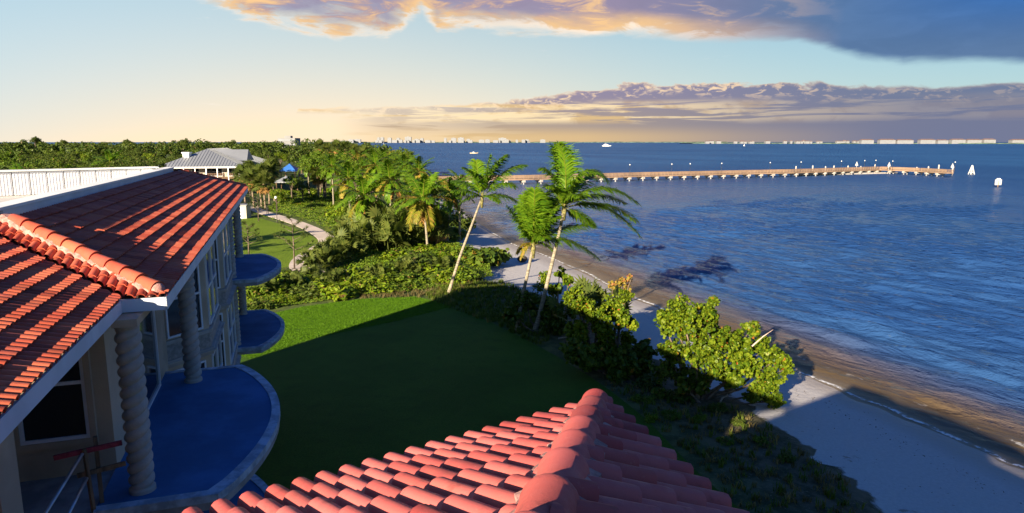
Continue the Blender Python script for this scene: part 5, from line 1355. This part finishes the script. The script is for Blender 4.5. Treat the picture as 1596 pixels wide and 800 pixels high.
# ---- pine saplings on the inner lawn
PINE = leaf_mat('pine_needles', (.035, .060, .014), (.085, .105, .025), None, trans=.15)
def pine(label, p, H_, seed):
    r = np.random.default_rng(seed); t = thing('pine_sapling', label, 'tree', p)
    mb = MB(); mb.tube([(0, 0, -.2), (.05, 0, H_ * .5), (0, 0, H_)], [.10, .07, .02], 7); parts = []
    for i in range(16):
        z_ = H_ * (.38 + .6 * i / 15); az_ = i * 2.4; L = (H_ * .42) * (1.1 - .8 * (z_ / H_)) + .25
        e = np.array([math.cos(az_) * L, math.sin(az_) * L, L * .45]); mb.tube([(0, 0, z_), tuple(np.array([0, 0, z_]) + e * .6 - [0, 0, .06]), tuple(np.array([0, 0, z_]) + e)], [.035, .025, .012], 5, cap=False)
        for f_ in (.75, 1.0):
            c = np.array([0, 0, z_]) + e * f_; n = 36
            d = unit(r.normal(size=(n, 3)) + e / L * .8 + np.array([0, 0, .4])); N = np.cross(d, unit(r.normal(size=(n, 3))))
            l = .36 * r.uniform(.7, 1.1, n)[:, None]; w = unit(np.cross(d, N)) * .022
            V = np.stack([c - w, c + w + 0 * d, c + d * l + w * .3, c + d * l - w * .3], 1).reshape(-1, 3); parts.append((V, np.arange(n * 4).reshape(n, 4), np.repeat(r.random(n), 4)))
    mb.build('trunk', BARK, t, smooth=True); V, F, A = join_geo(parts); link('crown', np_mesh('crown', V, F, PINE, False, A), t)
pine('sparse pine sapling at the lawn end of the path', G(459, 420, LAND), 5.6, 1)
pine('small pine sapling on the sunlit lawn by the wing', G(388, 400, LAND), 4.0, 2)
pine('thin pine sapling above the far balcony', G(403, 345, LAND), 4.4, 3)

# ---- the wood
def avoid(x, y):
    dep = y * CP + 13 * SP; u = 798 + FOC * x / dep
    if 236 < u < 440 and y < 205: return True
    if 424 < u < 485 and y < 310: return True
    if near_path(x, y, 5): return True
    return False
rt = random.Random(21)
SUNNY = [[(p.x, p.y) for p in (G(u, v, LAND) for u, v in q)] for q in ([(350, 336), (400, 330), (440, 340), (500, 365), (525, 380), (490, 400), (450, 430), (340, 430)], POLY_BAND)]
def shades(x, y, h):
    return any(inpoly(x + .512 * l, y + .859 * l, q) for q in SUNNY for l in np.arange(1, h / .315 - 3, 2.0))
TREELOOK = ('round dark', 'broad mid green', 'upright dark', 'wide flat topped', 'pale yellow green', 'narrow mid green')
groups = ((-.2, 235, 62, 150, 55, 'tree', 'broadleaf tree rising behind the white parapet', 'trees behind the parapet'), (0, 330, 160, 330, 60, 'tree', 'broadleaf tree in the wood around the grey house', 'trees around the grey house'), (486, 640, 150, 330, 46, 'tree', 'broadleaf tree in the shore wood beyond the thicket', 'trees in the shore wood'), (330, 480, 240, 360, 30, 'tree', 'broadleaf tree in the wood behind the shelters', 'trees behind the shelters'))
for u0, u1, y0, y1, n, nm, lab, grp in groups:
    pts = []; c = 0
    while len(pts) < n and c < 4000:
        c += 1; Y = rt.uniform(y0, y1); u = rt.uniform(u0, u1); x = XU(u, Y)
        shore = np.interp(Y, [105, 150, 205, 262, 400], [-4, -14, -24, -31, -66])
        if x > shore - 2 or avoid(x, Y) or shades(x, Y, 11): continue
        if any((x - a) ** 2 + (Y - b) ** 2 < 22 for a, b in pts): continue
        pts.append((x, Y))
    for x, Y in pts:
        i = rt.choice((0, 1, 2, 3, 3, 0, 5, 4)) if u0 < 400 else rt.choice((1, 4, 5, 1, 0, 4))
        lim = rt.uniform(9.3, 13.0) if Y < 170 else rt.uniform(9.5, 14.2)
        sc = rt.uniform(.85, 1.22); sc = min(sc, lim / TREES[i][2])
        place_tree(i, x, Y, sc, TREELOOK[i] + (' tall ' if sc * TREES[i][2] > 11 else ' lower ') + lab, grp)
for u, Y, i, sc, lab in ((585, 132, 4, .95, 'pale green tree in front of the shore wood'), (700, 118, 0, .8, 'dark tree closing the waterside end of the thicket'), (668, 120, 1, .85, 'mid green tree behind the golden coconut palm'), (640, 118, 5, .85, 'narrow tree behind the thin coconut palm'), (432, 138, 4, .55, 'small bright tree beside the lamp post'), (455, 168, 1, .6, 'small spreading tree in front of the grey shelter'), (472, 160, 3, .5, 'low dark tree at the shelter lawn')):
    place_tree(i, XU(u, Y), Y, sc, lab)
for u, Y, hh in ((57, 420, 20), (640, 300, 15)):
    pass
# far wood: one mass of crowns out to the skyline
def far_wood():
    r = np.random.default_rng(5); parts = []
    n = 0
    while n < 420:
        Y = 330 + 1500 * r.random() ** 1.6; u = r.uniform(-30, 600); x = XU(u, Y)
        if x > np.interp(Y, [330, 400, 800, 1700, 2600], [-52, -72, -175, -430, -710]): continue
        n += 1
        h = r.uniform(7.5, 14.4) * (1.0 + .12 * (r.random() < .06)); R_ = r.uniform(3.5, 6.5) * (1 + Y / 2200)
        ncl = 16 if Y < 700 else 10
        c = ellipsoid_pts(ncl, R_, R_, h * .36, r, .5) + np.array([x, Y, LAND + h * .64]); parts.append(clumps(c, R_ * .36, 26 if Y < 700 else 18, .9 + Y / 1100, 4, .5, r))
    V, F, A = join_geo(parts); tag(link('far_wood', np_mesh('far_wood', V, F, LEAF_DARK, False, A)), 'continuous far wood along the horizon', kind='stuff')
far_wood()
# buildings showing over the wood
for u0, u1, v, Y, lab in ((433, 460, 215.5, 700, 'white flat roofed building above the shore wood'),):
    far_building(u0, u1, v, Y, lab, None, False)
for u, v0, Y in ((57, 212, 900), (62, 216, 1000), (101, 217, 1100), (198, 216, 900), (288, 214.5, 500), (203, 217.5, 700)):
    h = (221 - v0) / FOC * Y + 14; place_tree(2, XU(u, Y), Y, h / TREES[2][2], 'tall tree standing out of the far skyline', 'tall skyline trees')

# ---- path lamp, walker
lamp_post(G(432, 347, LAND), 4.4, 'lamp post with white globe beside the footpath', None, .24)
def person(p):
    t = thing('person', 'person in dark clothes walking away along the footpath', 'person', p)
    mb = MB()
    # body as one ring-lofted surface: legs, hips, chest, neck, head
    def leg(x, f): return [(x, f, .0), (x, f * .9, .10), (x, f * .4, .45), (x * .9, 0, .85)]
    me = bpy.data.meshes.new('body'); bm = bmesh.new()
    J = {'pel': (0, 0, .95), 'ch': (0, 0, 1.30), 'nk': (0, 0, 1.48), 'hd': (0, .01, 1.60), 'tp': (0, .01, 1.72), 'lh': (-.10, 0, .88), 'lk': (-.11, .06, .48), 'la': (-.11, -.10, .08), 'lt': (-.11, .06, .04), 'rh': (.10, 0, .88), 'rk': (.11, .12, .48), 'ra': (.11, .16, .08), 'rt': (.11, .32, .04),
         'ls': (-.19, 0, 1.40), 'le': (-.25, -.06, 1.12), 'lw': (-.25, .04, .86), 'rs': (.19, 0, 1.40), 're': (.25, .04, 1.12), 'rw': (.25, .16, .88)}
    rad = dict(pel=.16, ch=.17, nk=.065, hd=.10, tp=.07, lh=.10, lk=.07, la=.05, lt=.04, rh=.10, rk=.07, ra=.05, rt=.04, ls=.08, le=.055, lw=.04, rs=.08, re=.055, rw=.04)
    names = list(J); vs = {n: bm.verts.new(J[n]) for n in names}
    for a, b in (('pel', 'ch'), ('ch', 'nk'), ('nk', 'hd'), ('hd', 'tp'), ('pel', 'lh'), ('lh', 'lk'), ('lk', 'la'), ('la', 'lt'), ('pel', 'rh'), ('rh', 'rk'), ('rk', 'ra'), ('ra', 'rt'), ('ch', 'ls'), ('ls', 'le'), ('le', 'lw'), ('ch', 'rs'), ('rs', 're'), ('re', 'rw')): bm.edges.new((vs[a], vs[b]))
    bm.to_mesh(me); bm.free()
    o = link('body', me, t); md = o.modifiers.new('skin', 'SKIN'); o.modifiers.new('sub', 'SUBSURF').levels = 1
    o.modifiers['sub'].render_levels = 1
    for i, n in enumerate(names): me.skin_vertices[0].data[i].radius = (rad[n], rad[n])
    me.skin_vertices[0].data[0].use_root = True
    me.materials.append(mat('dark_clothes', (.02, .02, .028), .9, .1))
    mb = MB(); mb.lathe([(.02, 1.54), (.10, 1.56), (.115, 1.64), (.09, 1.73), (.02, 1.76)], 10); mb.build('hair', mat('dark_hair', (.02, .014, .01), .7), t, smooth=True)
if not hasattr(bpy.types.Mesh, 'skin_vertices'): pass
person(G(417, 334, LAND))
# ---- single out the members of small groups by their order across the picture
ORD = 'first second third fourth fifth sixth seventh eighth ninth tenth eleventh twelfth thirteenth fourteenth fifteenth sixteenth seventeenth eighteenth nineteenth twentieth'.split()
byg = {}
for o in bpy.data.objects:
    if o.parent is None and o.get('group') and o.get('label'): byg.setdefault(o['label'], []).append(o)
for lab, os_ in byg.items():
    if 1 < len(os_) <= 20:
        os_.sort(key=lambda o: o.location.x / (o.location.y * CP - (o.location.z - CZ) * SP))
        for i, o in enumerate(os_): o['label'] = lab + ', ' + ORD[i] + (' from the left' if len(lab.split()) < 13 else ' from left')
for o in bpy.data.objects:
    if '_world' in o: del o['_world']
